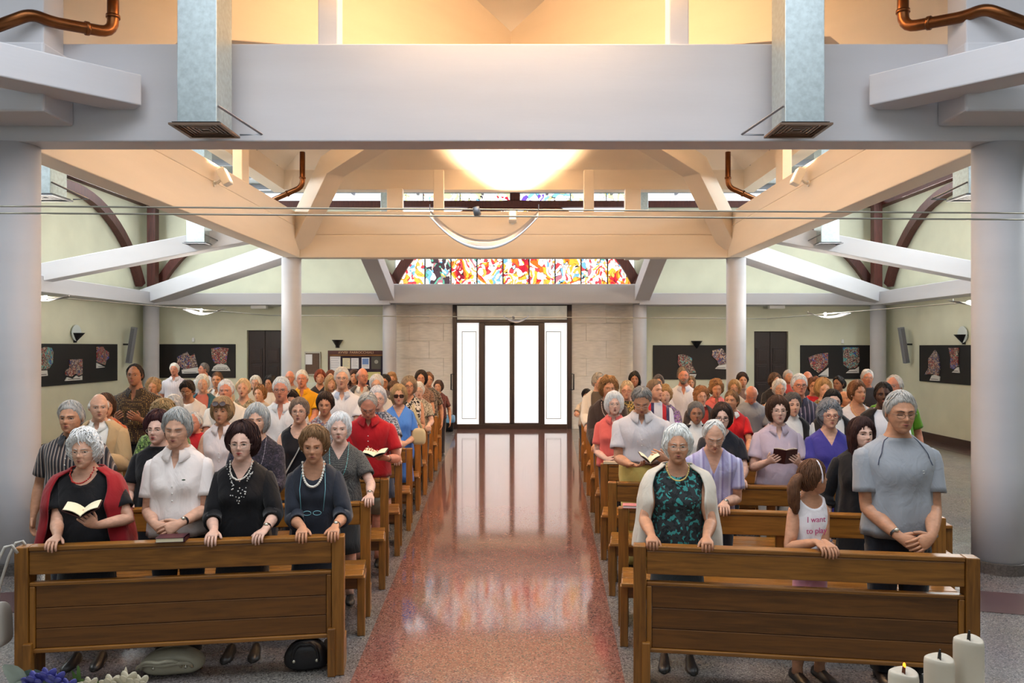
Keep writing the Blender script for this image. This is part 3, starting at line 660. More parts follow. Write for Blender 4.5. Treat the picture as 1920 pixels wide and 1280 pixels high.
# notice boards
nb = empty('notice_board', (xa(616, YB), YB, 0)); tag(nb, 'dark wooden notice board with papers and heading letters', 'notice board')
NBW = woodmat('dark_red_wood', '#3a1410', '#4e2018', .4); wv = xa(721, YB)-xa(616, YB); zt2, zb2 = za(657, YB), za(724, YB)
nx = lambda px: xa(px, YB)-xa(616, YB)
bx('backing', 0, wv, -.03, 0, zb2, zt2, mat('dark_navy_felt', '#2a2030', .9), nb)
for a in ((0, .035, zb2, zt2), (wv-.035, wv, zb2, zt2), (0, wv, zb2, zb2+.035)): bx('frame_bar', a[0], a[1], -.07, -.03, a[2], a[3], NBW, nb, bevel=.004)
hd = bx('header', 0, wv, -.075, -.03, za(664, YB), zt2, NBW, nb, bevel=.004)
bx('shelf_strip', 0, wv, -.06, -.03, za(667, YB), za(664.5, YB), OAK, nb)
text('heading_text', 'AVVISI  PARROCCHIALI', .085, (wv/2, -.078, za(662.6, YB)), mat('brass_letters', '#b89a78', .4), hd)
for a, b2, c, d, m_ in ((619, 639, 668, 695, PAPER), (643, 657, 671, 691, CREAMP), (659, 673, 671, 691, PAPER), (678.5, 693, 670, 691, PAPER), (697, 715, 668, 691.5, mat('dark_poster', '#3c3f3c', .6)), (690, 714, 697, 712, mat('yellow_notice', '#c9c888', .7))):
    p = bx('paper_sheet', nx(a), nx(b2), -.036, -.032, za(d, YB), za(c, YB), m_, nb)
    if m_ == PAPER or m_ == CREAMP:
        ln = MB()
        for k in range(5):
            zz = za(c+3.5+k*(d-c-6)/5, YB); ln.box(nx(a)+.03, nx(b2)-.03-.03*(k % 2), -.038, -.036, zz-.004, zz+.004)
        ln.build('print_line', mat('pale_print', '#a9a9b4', .7), p)
    if a == 678.5: bx('print_picture', nx(a)+.02, nx(b2)-.02, -.039, -.036, za(683, YB), za(672, YB), mat('blue_print', '#6f90c8', .6), p)
    if a == 697:
        MB().tube([(nx(706), -.036, za(678, YB)), (nx(706), -.040, za(678, YB))], .05, 12).build('print_picture', mat('grey_print', '#8a9088', .6), p)
cb = empty('cork_board', (xa(572, YB), YB, 0)); tag(cb, 'small cork board with one white sheet', 'notice board')
cx_ = lambda px: xa(px, YB)-xa(572, YB)
bx('cork', 0, cx_(601.5), -.03, 0, za(701, YB), za(660, YB), mat('cork', '#5a4a40', .9, nscale=60, namt=.2), cb)
for a in ((0, .02, za(703, YB), za(660, YB)), (cx_(601.5)-.02, cx_(601.5), za(703, YB), za(660, YB)), (0, cx_(601.5), za(703, YB), za(701, YB)), (0, cx_(601.5), za(662, YB), za(659, YB))): bx('frame_bar', *a[:2], -.045, -.0, *a[2:], mat('pale_alu', '#b9b9ae', .4), cb)
bx('paper_sheet', cx_(573), cx_(586), -.034, -.031, za(683, YB), za(664, YB), PAPER, cb)
o = bx('radiator_cover', xa(575, YB), xa(604, YB), YB-.12, YB, za(742, YB), za(716, YB), mat('pale_cabinet', '#cfd6c8', .5), bevel=.01); tag(o, 'pale cabinet against the wall below the cork board', 'cabinet')
for px, py, lab in ((363.5, 637, 'small white sensor box above the far left art board'), (1579, 640, 'small white sensor box above the far right art board')):
    c = at(px, py, YB); o = bx('sensor_box', c.x-.03, c.x+.03, YB-.05, YB, c.z-.05, c.z+.05, WHITE, bevel=.01); tag(o, lab, 'sensor', 'white sensor boxes')
for px, lab in ((487, 'flat emergency lamp under the ring beam by the left door'), (1455, 'flat emergency lamp under the ring beam by the right door')):
    c = at(px, 581, 19.1); o = bx('emergency_lamp', c.x-.19, c.x+.19, 19.0, 19.15, 2.98, 3.06, WHITE, bevel=.01); tag(o, lab, 'lamp', 'emergency lamps')
# holy water font and bin
ft_ = MB(); a = np.arange(24)*2*math.pi/24
G = np.array([[(math.cos(t)*r_, math.sin(t)*r_, z) for t in a] for r_, z in ((.1, 0), (.06, .08), (.05, .7), (.1, .78), (.24, .93), (.25, .98), (.21, .98), (.1, .9))])
o = ft_.grid(G, cap0=True, cap1=True).build('holy_water_font', TRAV, smooth=True); o.location = (2.55, 19.05, 0); tag(o, 'pale stone holy water font near the entrance', 'font')
br = empty('waste_bin', (xa(842, 18.9), 18.9, 0)); tag(br, 'dark waste bin with blue liner beside the entrance', 'bin')
G = np.array([[(math.cos(t)*r_, math.sin(t)*r_, z) for t in a] for r_, z in ((.1, 0), (.13, .3))]); MB().grid(G, cap0=True).build('bin_body', BLACKM, br, smooth=True)
G = np.array([[(math.cos(t)*r_*(1+.04*math.sin(5*t)), math.sin(t)*r_, z) for t in a] for r_, z in ((.135, .22), (.15, .27), (.14, .38), (.1, .40))]); MB().grid(G).build('bin_liner', mat('blue_plastic', '#5b8fb8', .35), br, smooth=True)
# ================================================================ PEWS
TH = R(8.4)
ROWL = [4.87+1.05*k for k in range(10)]
ROWR = [4.64+1.08*k for k in range(10)]
LENL = [1.9, 2.15, 2.85, 3.0, 2.95, 2.9, 4.2, 4.4, 4.4, 4.4]
LENR = [1.92, 2.25, 2.7, 3.2, 3.6, 3.8, 4.2, 4.4, 4.4, 4.4]
ORD = ['front', 'second', 'third', 'fourth', 'fifth', 'sixth', 'seventh', 'eighth', 'ninth', 'last']
def pew(s, k):
    d = (ROWL if s < 0 else ROWR)[k]; L = (LENL if s < 0 else LENR)[k]; x = aisle_x(d, s)-s*(.06 if s < 0 else -.04)*0 + (-.06 if s < 0 else .04)
    root = empty('church_pew', (x, d, 0), TH*(1 if s < 0 else -1))
    lab = ('panelled oak front pew desk %s of the aisle' if k == 0 else 'oak pew in the '+ORD[k]+' row %s of the aisle') % ('left' if s < 0 else 'right')
    tag(root, lab, 'pew', 'oak pews')
    def b(name, x0, x1, y0, y1, z0, z1, m=OAK, par=None, bv=.006): return bx(name, min(s*x0, s*x1), max(s*x0, s*x1), y0, y1, z0, z1, m, par or root, bevel=bv)
    n_mid = 0 if k == 0 else 1
    for i, xx in enumerate([0, L-.075]+([L/2] if n_mid else [])):
        if i < 2: b('post', xx, xx+.075, -.012, .085, 0, .867, OAKZ)
        else: b('post', xx, xx+.07, .05, .09, .1, .74, OAKZ)
    b('top_rail', .077, L-.077, .0, .05, .70, .84)
    b('rail_cap', .077, L-.077, -.008, .075, .842, .869)
    if k == 0:
        for z0, z1 in ((.262, .375), (.378, .498), (.501, .628)): b('plank', .11, L-.11, .012, .04, z0, z1, OAKD, None, .003)
        for a in ((.077, L-.077, .234, .26), (.077, L-.077, .63, .654)): b('panel_frame', a[0], a[1], .0, .05, a[2], a[3])
        for a in (.077, L-.108): b('panel_frame', a, a+.031, .0, .05, .26, .63, OAKZ)
        b('inner_foot', .05, .1, -.03, .02, 0, .3, OAKZ); b('inner_foot', L-.1, L-.05, -.03, .02, 0, .3, OAKZ)
    else:
        for y0, y1 in ((-.43, -.30), (-.295, -.165), (-.16, -.03)): b('seat_plank', .03, L-.03, y0, y1, .415, .445, OAK, None, .008)
        for xx in (.02, L-.075): b('seat_leg', xx, xx+.055, -.40, -.32, 0, .415, OAKZ)
        b('seat_leg', L/2-.03, L/2+.03, -.40, -.32, 0, .415, OAKZ)
        b('seat_apron', .07, L-.07, -.385, -.355, .33, .413, OAKD)
        for xx in (.025, L-.07): b('side_rail', xx, xx+.045, -.33, -.012, .33, .40, OAKD)
    for xx in (.0, L-.075): b('foot', xx, xx+.075, .085, .225, 0, .2, OAKZ)
    b('kneeler', .02, L-.02,   .11, .24, .2, .235, OAKD, None, .01)
    return root
PEW = {(s, k): pew(s, k) for s in (-1, 1) for k in range(10)}
def rail_y(s, k, x):
    """depth of the pew back of row k at world x"""
    d = (ROWL if s < 0 else ROWR)[k]; x0 = aisle_x(d, s)+(-.06 if s < 0 else .04)
    return d-abs(x-x0)*math.tan(TH)
# ================================================================ PEOPLE
SKINS = {'fair': '#cb9c83', 'pale': '#d0a896', 'tan': '#b98668', 'ruddy': '#c4836a', 'brown': '#93664d', 'dark': '#43281d'}
def skinmat(k): return mat('skin_'+k, SKINS[k], .5, nscale=26, namt=.15, bump=.16, bscale=55, spec=.35, stretch=(.8, .8, 1.8), bdist=.006)
def hairmat(c):
    q = [int(c[i:i+2], 16) for i in (1, 3, 5)]; y = sum(q)/3; c = '#%02x%02x%02x' % tuple(min(255, int((v*.72+y*.28)*(.93 if y < 150 else 1.08))) for v in q)
    return mat('hair_'+c, c, .62, nscale=70, namt=.32, bump=.4, bscale=80, stretch=(2.2, 2.2, .35), bdist=.006, spec=.25)
def cloth(c, pat=None, c2='#ffffff', c3=None, sc=1.0):
    key = 'cloth_%s_%s_%s_%s_%.1f' % (c, pat, c2, c3, sc)
    if key in MATS: return MATS[key]
    m = bpy.data.materials.new(key); n, l, b = nodes_of(m); b.inputs['Roughness'].default_value = .85; b.inputs['Specular IOR Level'].default_value = .2
    b.inputs['Base Color'].default_value = lin(c)
    b.inputs['Sheen Weight'].default_value = .15
    tc = n.new('ShaderNodeTexCoord')
    nz = n.new('ShaderNodeTexNoise'); nz.inputs['Scale'].default_value = 7; nz.inputs['Detail'].default_value = 3; nz.inputs['Distortion'].default_value = .8
    mp = n.new('ShaderNodeMapping'); mp.inputs['Scale'].default_value = (1.4, 1.4, .8); l.new(tc.outputs['Object'], mp.inputs[0]); l.new(mp.outputs[0], nz.inputs['Vector'])
    bp = n.new('ShaderNodeBump'); bp.inputs['Strength'].default_value = .45; bp.inputs['Distance'].default_value = .03
    l.new(nz.outputs['Fac'], bp.inputs['Height']); l.new(bp.outputs[0], b.inputs['Normal'])
    if pat:
        r = n.new('ShaderNodeValToRGB'); r.color_ramp.interpolation = 'CONSTANT'; e = r.color_ramp.elements
        cols = [c, c2]+([c3] if c3 else [])
        if pat in ('vstripe', 'pin', 'plaid'):
            sp = n.new('ShaderNodeSeparateXYZ'); l.new(tc.outputs['Object'], sp.inputs[0])
            fm = n.new('ShaderNodeMath'); fm.operation = 'MULTIPLY'; fm.inputs[1].default_value = (38 if pat == 'vstripe' else 70 if pat == 'pin' else 16)*sc; l.new(sp.outputs[0], fm.inputs[0])
            fr_ = n.new('ShaderNodeMath'); fr_.operation = 'FRACT'; l.new(fm.outputs[0], fr_.inputs[0]); src = fr_.outputs[0]
            e[0].color = lin(c); e[1].position = .55 if pat != 'pin' else .7; e[1].color = lin(c2)
            if c3: q = e.new(.8); q.color = lin(c3)
        elif pat == 'dots':
            v = n.new('ShaderNodeTexVoronoi'); v.inputs['Scale'].default_value = 45*sc; v.inputs['Randomness'].default_value = .25; l.new(tc.outputs['Object'], v.inputs['Vector']); src = v.outputs['Distance']
            e[0].color = lin(c2); e[1].position = .3; e[1].color = lin(c)
            if c3: q = e.new(.62); q.color = lin(c3)
        else:
            v = n.new('ShaderNodeTexVoronoi'); v.inputs['Scale'].default_value = 62*sc
            nd = n.new('ShaderNodeTexNoise'); nd.inputs['Scale'].default_value = 18; va = n.new('ShaderNodeVectorMath'); va.operation = 'MULTIPLY_ADD'; va.inputs[1].default_value = (.06,)*3
            l.new(tc.outputs['Object'], nd.inputs['Vector']); l.new(nd.outputs['Color'], va.inputs[0]); l.new(tc.outputs['Object'], va.inputs[2]); l.new(va.outputs[0], v.inputs['Vector'])
            ss = n.new('ShaderNodeSeparateColor'); l.new(v.outputs['Color'], ss.inputs[0]); src = ss.outputs[0]
            e[0].color = lin(c); e[1].position = .5; e[1].color = lin(c2)
            if c3: q = e.new(.78); q.color = lin(c3)
        l.new(src, r.inputs[0]); l.new(r.outputs[0], b.inputs['Base Color'])
    MATS[key] = m; return m
LIPS = mat('lips', '#a85a52', .45); LIPR = mat('lips_red', '#b0302e', .4)
SCLERA = mat('eye_white', '#c3b8b0', .25); IRIS = mat('eye_iris', '#2a1c16', .15)
LENS = None
def lensmat():
    if 'spectacle_lens' in MATS: return MATS['spectacle_lens']
    m = bpy.data.materials.new('spectacle_lens'); m.use_nodes = True; n, l = m.node_tree.nodes, m.node_tree.links
    n.clear(); o = n.new('ShaderNodeOutputMaterial'); t = n.new('ShaderNodeBsdfTransparent'); g = n.new('ShaderNodeBsdfGlossy'); mx = n.new('ShaderNodeMixShader')
    g.inputs['Roughness'].default_value = .05; mx.inputs[0].default_value = .08; l.new(t.outputs[0], mx.inputs[1]); l.new(g.outputs[0], mx.inputs[2]); l.new(mx.outputs[0], o.inputs[0])
    MATS['spectacle_lens'] = m; return m
SUNL = mat('sunglass_lens', '#2a1512', .12)

def g2(x, z, cx, cz, sx, sz): return np.exp(-((x-cx)/sx)**2-((z-cz)/sz)**2)
def head_grid(nlat, nlon, male, jaw=0.0):
    """head of 0.236 m, centre at the origin, face towards -y"""
    th = np.linspace(-math.pi/2, math.pi/2, nlat)[:, None]; u = np.arange(nlon)[None]*2*math.pi/nlon
    ph = u-.5*np.sin(u)
    cx, sx = np.cos(th), np.sin(th)
    a, b, c = .0735, .097, .118
    X = a*cx*np.sin(ph); Y = -b*cx*np.cos(ph); Z = c*sx+0*ph
    t = np.clip(-Z/c, 0, 1)
    X = X*(1-(.24-.08*male-jaw)*t**1.6)
    X = X*(1+.04*np.exp(-((Z-.03)/.05)**2))
    front = np.clip(-Y/b, 0, 1)
    Y = Y-.048*t**1.3*np.where(t > .25, 1, t/.25)
    Y = np.where(Y > -.02, Y*(1-.25*t), Y)
    fm = np.clip((front-.15)/.3, 0, 1)
    D = np.zeros_like(Z)
    D += .010*g2(X, Z, 0, .018, .010, .022)+(.025+.003*male)*g2(X, Z, 0, -.020, .0125, .0145)+.010*g2(X, Z, 0, -.003, .0095, .017)
    D += .006*(g2(X, Z, .012, -.024, .008, .008)+g2(X, Z, -.012, -.024, .008, .008))
    for s in (-1, 1):
        D -= .0115*g2(X, Z, s*.031, .006, .0150, .0115)
        D += .0055*g2(X, Z, s*.034, .027, .026, .009)
        D += .005*g2(X, Z, s*.046, -.022, .02, .02)
        D -= .0028*g2(X, Z, s*.026, -.045, .007, .014)
        D -= .003*g2(X, Z, s*.055, -.06, .02, .02)
    for s in (-1, 1):                                    # folds from nose to mouth, bags under the eyes, jowls
        for q in range(5):
            D -= .0017*g2(X, Z, s*(.019+.0035*q), -.031-.0085*q, .0042, .0065)
        D += .0022*g2(X, Z, s*.031, -.0125, .012, .0045)
        D -= .0020*g2(X, Z, s*.032, -.0205, .014, .004)
        D += .004*g2(X, Z, s*.040, -.075, .012, .014)
    for q in (.048, .060): D -= .0009*np.exp(-((Z-q)/.003)**2)*np.exp(-(X/.035)**2)
    D += .006*g2(X, Z, 0, -.056, .024, .012)-.003*g2(X, Z, 0, -.0765, .02, .007)+.009*g2(X, Z, 0, -.098, .022, .016)
    D += .003*male*g2(X, Z, 0, .03, .05, .008)
    Y = Y-D*fm
    return np.stack([X, Y, Z+0*Y], -1)
HEADS = {}
def get_head(lod, male):
    k = (lod, male)
    if k not in HEADS: HEADS[k] = head_grid(*((64, 64) if lod == 0 else (44, 44) if lod == 1 else (30, 30)), male)
    return HEADS[k]
def wob(P, f, seed):
    rs = np.random.RandomState(seed); o = np.zeros(P.shape[:-1])
    for k in range(6):
        d = unit(rs.normal(size=3)); o += np.sin(P@d*f*(.7+.6*rs.rand())+rs.rand()*6.28)
    return o/6*1.6
PHK = [0, 30, 55, 72, 95, 125, 180]
STY = {  # zline by angle, top, side, back thickness, wave amp, wave freq, curtain, zscale
    'short_m': ([.078, .074, .05, .0, -.022, -.07, -.08], .013, .007, .010, .0015, 160, 0, 1),
    'grey_m': ([.080, .076, .055, .0, -.022, -.07, -.08], .017, .006, .012, .002, 120, 0, 1),
    'recede': ([.108, .104, .072, .0, -.022, -.07, -.08], .008, .008, .010, .0015, 160, 0, 1),
    'bald': ([.4, .4, .3, .01, -.02, -.07, -.08], .0, .009, .010, .0015, 160, 0, 1),
    'crop_f': ([.078, .072, .035, -.02, -.03, -.085, -.09], .022, .011, .018, .003, 110, 0, 1),
    'short_f': ([.082, .074, .038, -.02, -.035, -.095, -.10], .032, .018, .026, .004, 90, 0, 1),
    'puffy': ([.086, .078, .042, -.04, -.05, -.10, -.105], .05, .030, .038, .004, 80, 0, 1),
    'curly': ([.080, .072, .035, -.045, -.055, -.10, -.105], .038, .026, .032, .0085, 190, 0, 1),
    'bangs': ([.038, .04, .005, -.07, -.085, -.10, -.105], .028, .022, .026, .004, 120, .80, 1),
    'bob': ([.076, .064, .006, -.085, -.10, -.105, -.11], .030, .024, .028, .0035, 110, .84, 1),
    'long': ([.070, .055, .0, -.10, -.115, -.118, -.118], .022, .018, .022, .0035, 120, .86, 1.75),
    'tight': ([.075, .065, .035, -.005, -.02, -.085, -.09], .012, .009, .012, .002, 130, 0, 1),
}
def hair_mesh(style, hs, lod, seed):
    zl, tt, ts, tb, amp, fr_, cur, zs = STY[style]
    nl, nn = ((44, 72) if lod == 0 else (30, 44) if lod == 1 else (20, 30))
    th = np.linspace(-math.pi/2*.97, math.pi/2, nl)[:, None]; ph = (np.arange(nn)[None]*2*math.pi/nn)
    a, b, c = .0765*1.03, .097, .118; sx = np.sin(th); cx = np.cos(th)
    neg = sx < 0
    ce = np.where(neg, np.maximum(cx, cur), cx) if cur else cx
    X = a*ce*np.sin(ph); Y = -b*ce*np.cos(ph)+0*th; Z = c*np.where(neg, sx*zs, sx)+0*ph
    t = np.clip(-Z/c, 0, 1)
    if not cur:
        X = X*(1-.15*t**1.6); Y = np.where(Y > 0, Y*(1-.15*t), Y-.03*t)
    else: Y = np.where(Y < 0, Y*(1-.1*t), Y*(1-.12*t))
    P = np.stack([X, Y, Z], -1)
    dg = np.degrees(np.abs((ph+math.pi) % (2*math.pi)-math.pi))+0*th
    Zm = c*sx+0*ph
    zline = np.interp(dg, PHK, zl)
    M = Zm-zline
    if style == 'bald': M = np.minimum(M, (.035+.02*(dg > 110))-Zm+0*M)
    M = M+.005*wob(P, 90, seed+1)+.0035*np.sin(ph*31+seed*2.1)
    sidew = np.clip(1-np.abs(Zm)/c, 0, 1); T = tt*np.clip(Zm/c, 0, 1)+(np.where(dg > 100, tb, ts))*(1-np.clip(Zm/c, 0, 1))
    k = np.clip(M/(.022+.9*T), -1, 1); k = np.where(k > 0, np.clip(k, 0, 1)**.6, k)
    T = T*(1+(.22*np.sin(ph+seed*1.7)+.15*np.sin(2*ph+seed))*np.clip(cx*1.5, 0, 1))
    off = np.where(k > 0, T*k+.002, -.008)
    N = np.stack([X/a**2, Y/b**2, np.where(neg & (cur > 0), Z*.15, Z)/c**2], -1); N /= np.linalg.norm(N, axis=-1)[..., None]+1e-9
    wv = wob(P, fr_, seed)+.6*np.sin(ph*17+seed+4*Zm/c)*(1 if style not in ('curly', 'puffy') else .1)*np.clip(cx*1.6, 0, 1)
    off = off+amp*wv*np.clip(k, 0, 1)
    P = P+N*off[..., None]
    m = M > -.012
    fm = (m[:-1]|m[1:]); fm = fm|np.roll(fm, -1, 1)
    # locks lying on the hair, running down the meridians and past the hairline
    rs = np.random.RandomState(seed*13+5); ns = (330, 190, 70)[lod]; npt = 6
    good = (M > .004); cand = np.argwhere(good[:-1])
    if len(cand) == 0: return P*hs, fm, None
    pick = cand[rs.randint(len(cand), size=ns)]
    ln = (nl*(.30 if cur else .22))*(.6+.8*rs.rand(ns)); dphi = rs.normal(0, .9 if style != 'curly' else 1.6, ns)
    t = np.linspace(0, 1, npt)
    ri = np.clip(pick[:, 0][:, None]+ln[:, None]*(.35-t[None]), 0, nl-1.001); ci = (pick[:, 1][:, None]+rs.rand(ns, 1)+dphi[:, None]*t[None]*2+(.35 if style != 'curly' else 1.1)*np.sin(t[None]*(5 if style != 'curly' else 11)+rs.rand(ns, 1)*6.28)) % nn
    r0 = ri.astype(int); c0 = ci.astype(int) % nn; fr = (ri-r0)[..., None]; fc = (ci-np.floor(ci))[..., None]; r1 = np.minimum(r0+1, nl-1); c1 = (c0+1) % nn
    Q = (P[r0, c0]*(1-fr)*(1-fc)+P[r1, c0]*fr*(1-fc)+P[r0, c1]*(1-fr)*fc+P[r1, c1]*fr*fc); NQ = N[r0, c0]
    inside = good[r0, c0]
    Q = Q+NQ*(np.where(inside, .0015, .0045)+.004*rs.rand(ns, 1)*(2 if style == 'curly' else 1))[..., None]
    keep = inside[:, :3].all(1) & ((~inside).sum(1) <= (0 if style in ('short_m', 'recede', 'grey_m', 'bald', 'tight') else 1 if style in ('crop_f', 'puffy') else 2))
    Q = Q[keep]; NQ = NQ[keep]
    if len(Q) == 0: return P*hs, fm, None
    rad = ((.0028, .0034, .005)[lod]*(1.5 if style == 'curly' else 1))*np.sin(np.linspace(.35, 3.0, npt))[None]*(.7+.6*rs.rand(len(Q), 1))
    Tg = np.gradient(Q, axis=1); Tg /= np.linalg.norm(Tg, axis=-1)[..., None]+1e-9; Sd = np.cross(Tg, NQ); Sd /= np.linalg.norm(Sd, axis=-1)[..., None]+1e-9
    ring = np.stack([Q+Sd*rad[..., None]*1.7, Q+NQ*rad[..., None], Q-Sd*rad[..., None]*1.7, Q-NQ*rad[..., None]*.6], 2)
    return P*hs, fm, ring*hs
TZ = np.array([.0, .44, .47, .50, .55, .60, .66, .71, .755, .785, .808, .825, .84, .855, .875, .90, .93])
def torso_prof(H, fem, g, belly):
    k = H/1.65
    W = np.array([.15, .15, .158, .163, .157, .147, .147, .153, .160, .163, .152, .118, .083, .062, .054, .052, .05])*k
    Dp = np.array([.10, .10, .108, .112, .110, .106, .106, .112, .106, .094, .080, .068, .062, .057, .055, .055, .054])*k
    Yo = np.array([0, 0, 0, 0, -.006, -.008, -.004, -.006, .0, .004, .008, .010, .008, .004, -.004, -.016, -.024])*k
    bl = np.clip(1-np.abs(TZ-.57)/.13, 0, 1)
    W = W*np.where(TZ < .82, g, 1+(g-1)*.25)*(1+belly*.10*bl); Dp = Dp*np.where(TZ < .80, g*1.02, 1+(g-1)*.3)*(1+belly*.35*bl)
    if not fem: W = W*np.where((TZ > .72) & (TZ < .82), 1.07, np.where(TZ < .6, .97, 1))
    return W, Dp, Yo
def torso_pts(H, fem, g, belly, zs, nphi, ease=0.0, lean=0.0, bust=1.0, ph=None):
    """points on the trunk; zs may be a column of heights or one height per point"""
    W, Dp, Yo = torso_prof(H, fem, g, belly); Z = np.asarray(zs, float)
    if ph is None: ph = np.arange(nphi)[None]*2*math.pi/nphi
    if Z.ndim == 1: Z = Z[:, None]
    Z = Z+0*ph; ph = ph+0*Z; zf = Z/H
    w_ = np.interp(zf, TZ, W); d_ = np.interp(zf, TZ, Dp); y_ = np.interp(zf, TZ, Yo)
    s, c = np.sin(ph), np.cos(ph); e = 2/2.35
    S_ = np.sign(s)*np.abs(s)**e; C_ = np.sign(c)*np.abs(c)**e
    X = (w_+ease)*S_; Y = -(d_+ease)*C_+y_
    if fem:
        bz = .705*H
        for sg in (-1, 1): Y = Y-.026*bust*g*np.exp(-((X-sg*.075*g)/.062)**2-((Z-bz)/.062)**2)*np.clip(c*3, 0, 1)
    else:
        Y = Y-.008*np.exp(-((np.abs(X)-.08)/.06)**2-((Z-.74*H)/.05)**2)*np.clip(c*3, 0, 1)
    Y = Y-lean*np.clip(Z-.55*H, 0, None)
    return np.stack([X, Y, Z], -1)
def ik(Sh, Wr, L1, L2, pole):
    d = Wr-Sh; D = np.linalg.norm(d)
    if D > (L1+L2)*.995: Wr = Sh+d/D*(L1+L2)*.995; d = Wr-Sh; D = np.linalg.norm(d)
    a = (L1*L1-L2*L2+D*D)/(2*D); h = math.sqrt(max(L1*L1-a*a, 1e-6)); n = unit(d); p = np.array(pole)-n*np.dot(pole, n)
    return Sh+n*a+unit(p)*h, Wr
def add_arm(mb, Sh, El, Wr, f, nrm, g, k, lod, curl, thumb_to, fem):
    n = 14 if lod == 0 else 10 if lod == 1 else 7
    f = unit(f); nrm = unit(np.asarray(nrm)-f*np.dot(nrm, f)); sd = np.cross(f, nrm)
    pts = []; rx = []; ry = []
    def put(p, a, b=None): pts.append(p); rx.append(a*k); ry.append((b or a)*k)
    ga = (.9+.1*g)*(1.0 if fem else 1.05)
    inn = unit(Sh-El)
    put(Sh+inn*.042*k, .008); put(Sh+inn*.038*k, .022*ga); put(Sh+inn*.025*k, .036*ga); put(Sh, .046*ga); put(Sh-inn*.05*k, .049*ga); put(Sh*.6+El*.4, .047*ga); put(Sh*.3+El*.7, .043*ga); put(Sh*.1+El*.9, .041*ga)
    put(El, .040*ga); put(El*.85+Wr*.15, .042*ga); put(El*.65+Wr*.35, .041*ga); put(El*.3+Wr*.7, .033*ga); put(El*.06+Wr*.94, .027, .023)
    put(Wr+f*.018*k, .030, .019); put(Wr+f*.045*k, .038, .0165); put(Wr+f*.07*k, .041, .0145); put(Wr+f*.088*k, .038, .011); put(Wr+f*.094*k, .02, .006)
    mb.tube(pts, rx, n, 0, True, ry, sd, True)
    ts = 1 if np.dot(sd, thumb_to) > 0 else -1
    nf = 6 if lod < 2 else 4
    for i, (o, ln) in enumerate(((-.030, .058), (-.011, .074), (.010, .079), (.030, .070))):
        b = Wr+f*.084*k+sd*(o*ts*k); d = f+sd*ts*o*2.2; p = [b]; cu = curl[0]
        for sg, fr2 in ((.42, 0), (.32, 1), (.26, 2)):
            dd = unit(unit(d)*math.cos(cu)+nrm*math.sin(cu)); p.append(p[-1]+dd*ln*sg*k); cu += curl[1]
        p = [p[0]-f*.02*k]+p; p.append(p[-1]+unit(p[-1]-p[-2])*.004*k)
        mb.tube(p, np.array([.0085, .0092, .0088, .0078, .0068, .003])*k, nf)
    b = Wr+f*.022*k+sd*ts*.024*k+nrm*.004*k; d = unit(f*.75+sd*ts*.75+nrm*.25*(1 if curl[0] < .9 else 2.2)); p = [b-d*.012*k, b, b+d*.034*k]; d2 = unit(d*.7+f*.5+nrm*curl[0]*.4); p.append(p[-1]+d2*.03*k); p.append(p[-1]+d2*.006*k)
    mb.tube(p, np.array([.012, .014, .011, .0085, .004])*k, nf)
ARMPATH = [0, .35, .7, 1.0]
def sleeve(mb, Sh, El, Wr, kind, g, k, fem, n, loose=1.0, m=0):
    inn = unit(Sh-El); ga = (.9+.1*g)*(1.0 if fem else 1.05)
    e = (.006+.007*loose)*k
    P = [Sh+inn*.05*k, Sh+inn*.046*k, Sh+inn*.03*k, Sh, Sh-inn*.05*k, Sh*.65+El*.35]; r = [.006, .022, .038, .048, .052, .052]
    r = [x*ga*k+(e if i > 1 else .3*e) for i, x in enumerate(r)]
    if kind == 'short': P += [Sh*.40+El*.60, Sh*.30+El*.70]; r += [.052*ga*k+e*1.35, .052*ga*k+e*1.4]
    elif kind == 'cap': P += [Sh*.58+El*.42]; r += [.056*ga*k+e]
    else:
        P += [Sh*.3+El*.7, Sh*.1+El*.9, El, El*.88+Wr*.12, El*.6+Wr*.4]; r += [x*ga*k+e for x in (.049, .046, .046, .047, .045)]
        if kind == 'long': P += [El*.3+Wr*.7, El*.06+Wr*.94]; r += [.037*ga*k+e, .031*k+e*.8]
    G = tube_rings(P, r, n, None, None, True)
    if n > 8: G = G+(.004*np.sin(np.arange(len(P))*2.4)[:, None, None])*unit(inn)[None, None]*0+.0035*wob(G, 55, int(abs(Sh[0])*900) % 90)[..., None]*unit((inn[1], -inn[0], .2))[None, None]
    inner = P[-1]+(G[-1]-P[-1])*.86; inner2 = inner+inn*.05*k
    G = np.concatenate([G, inner[None], inner2[None]])
    mb.grid(G, m, True, True, False)
NP = [0]
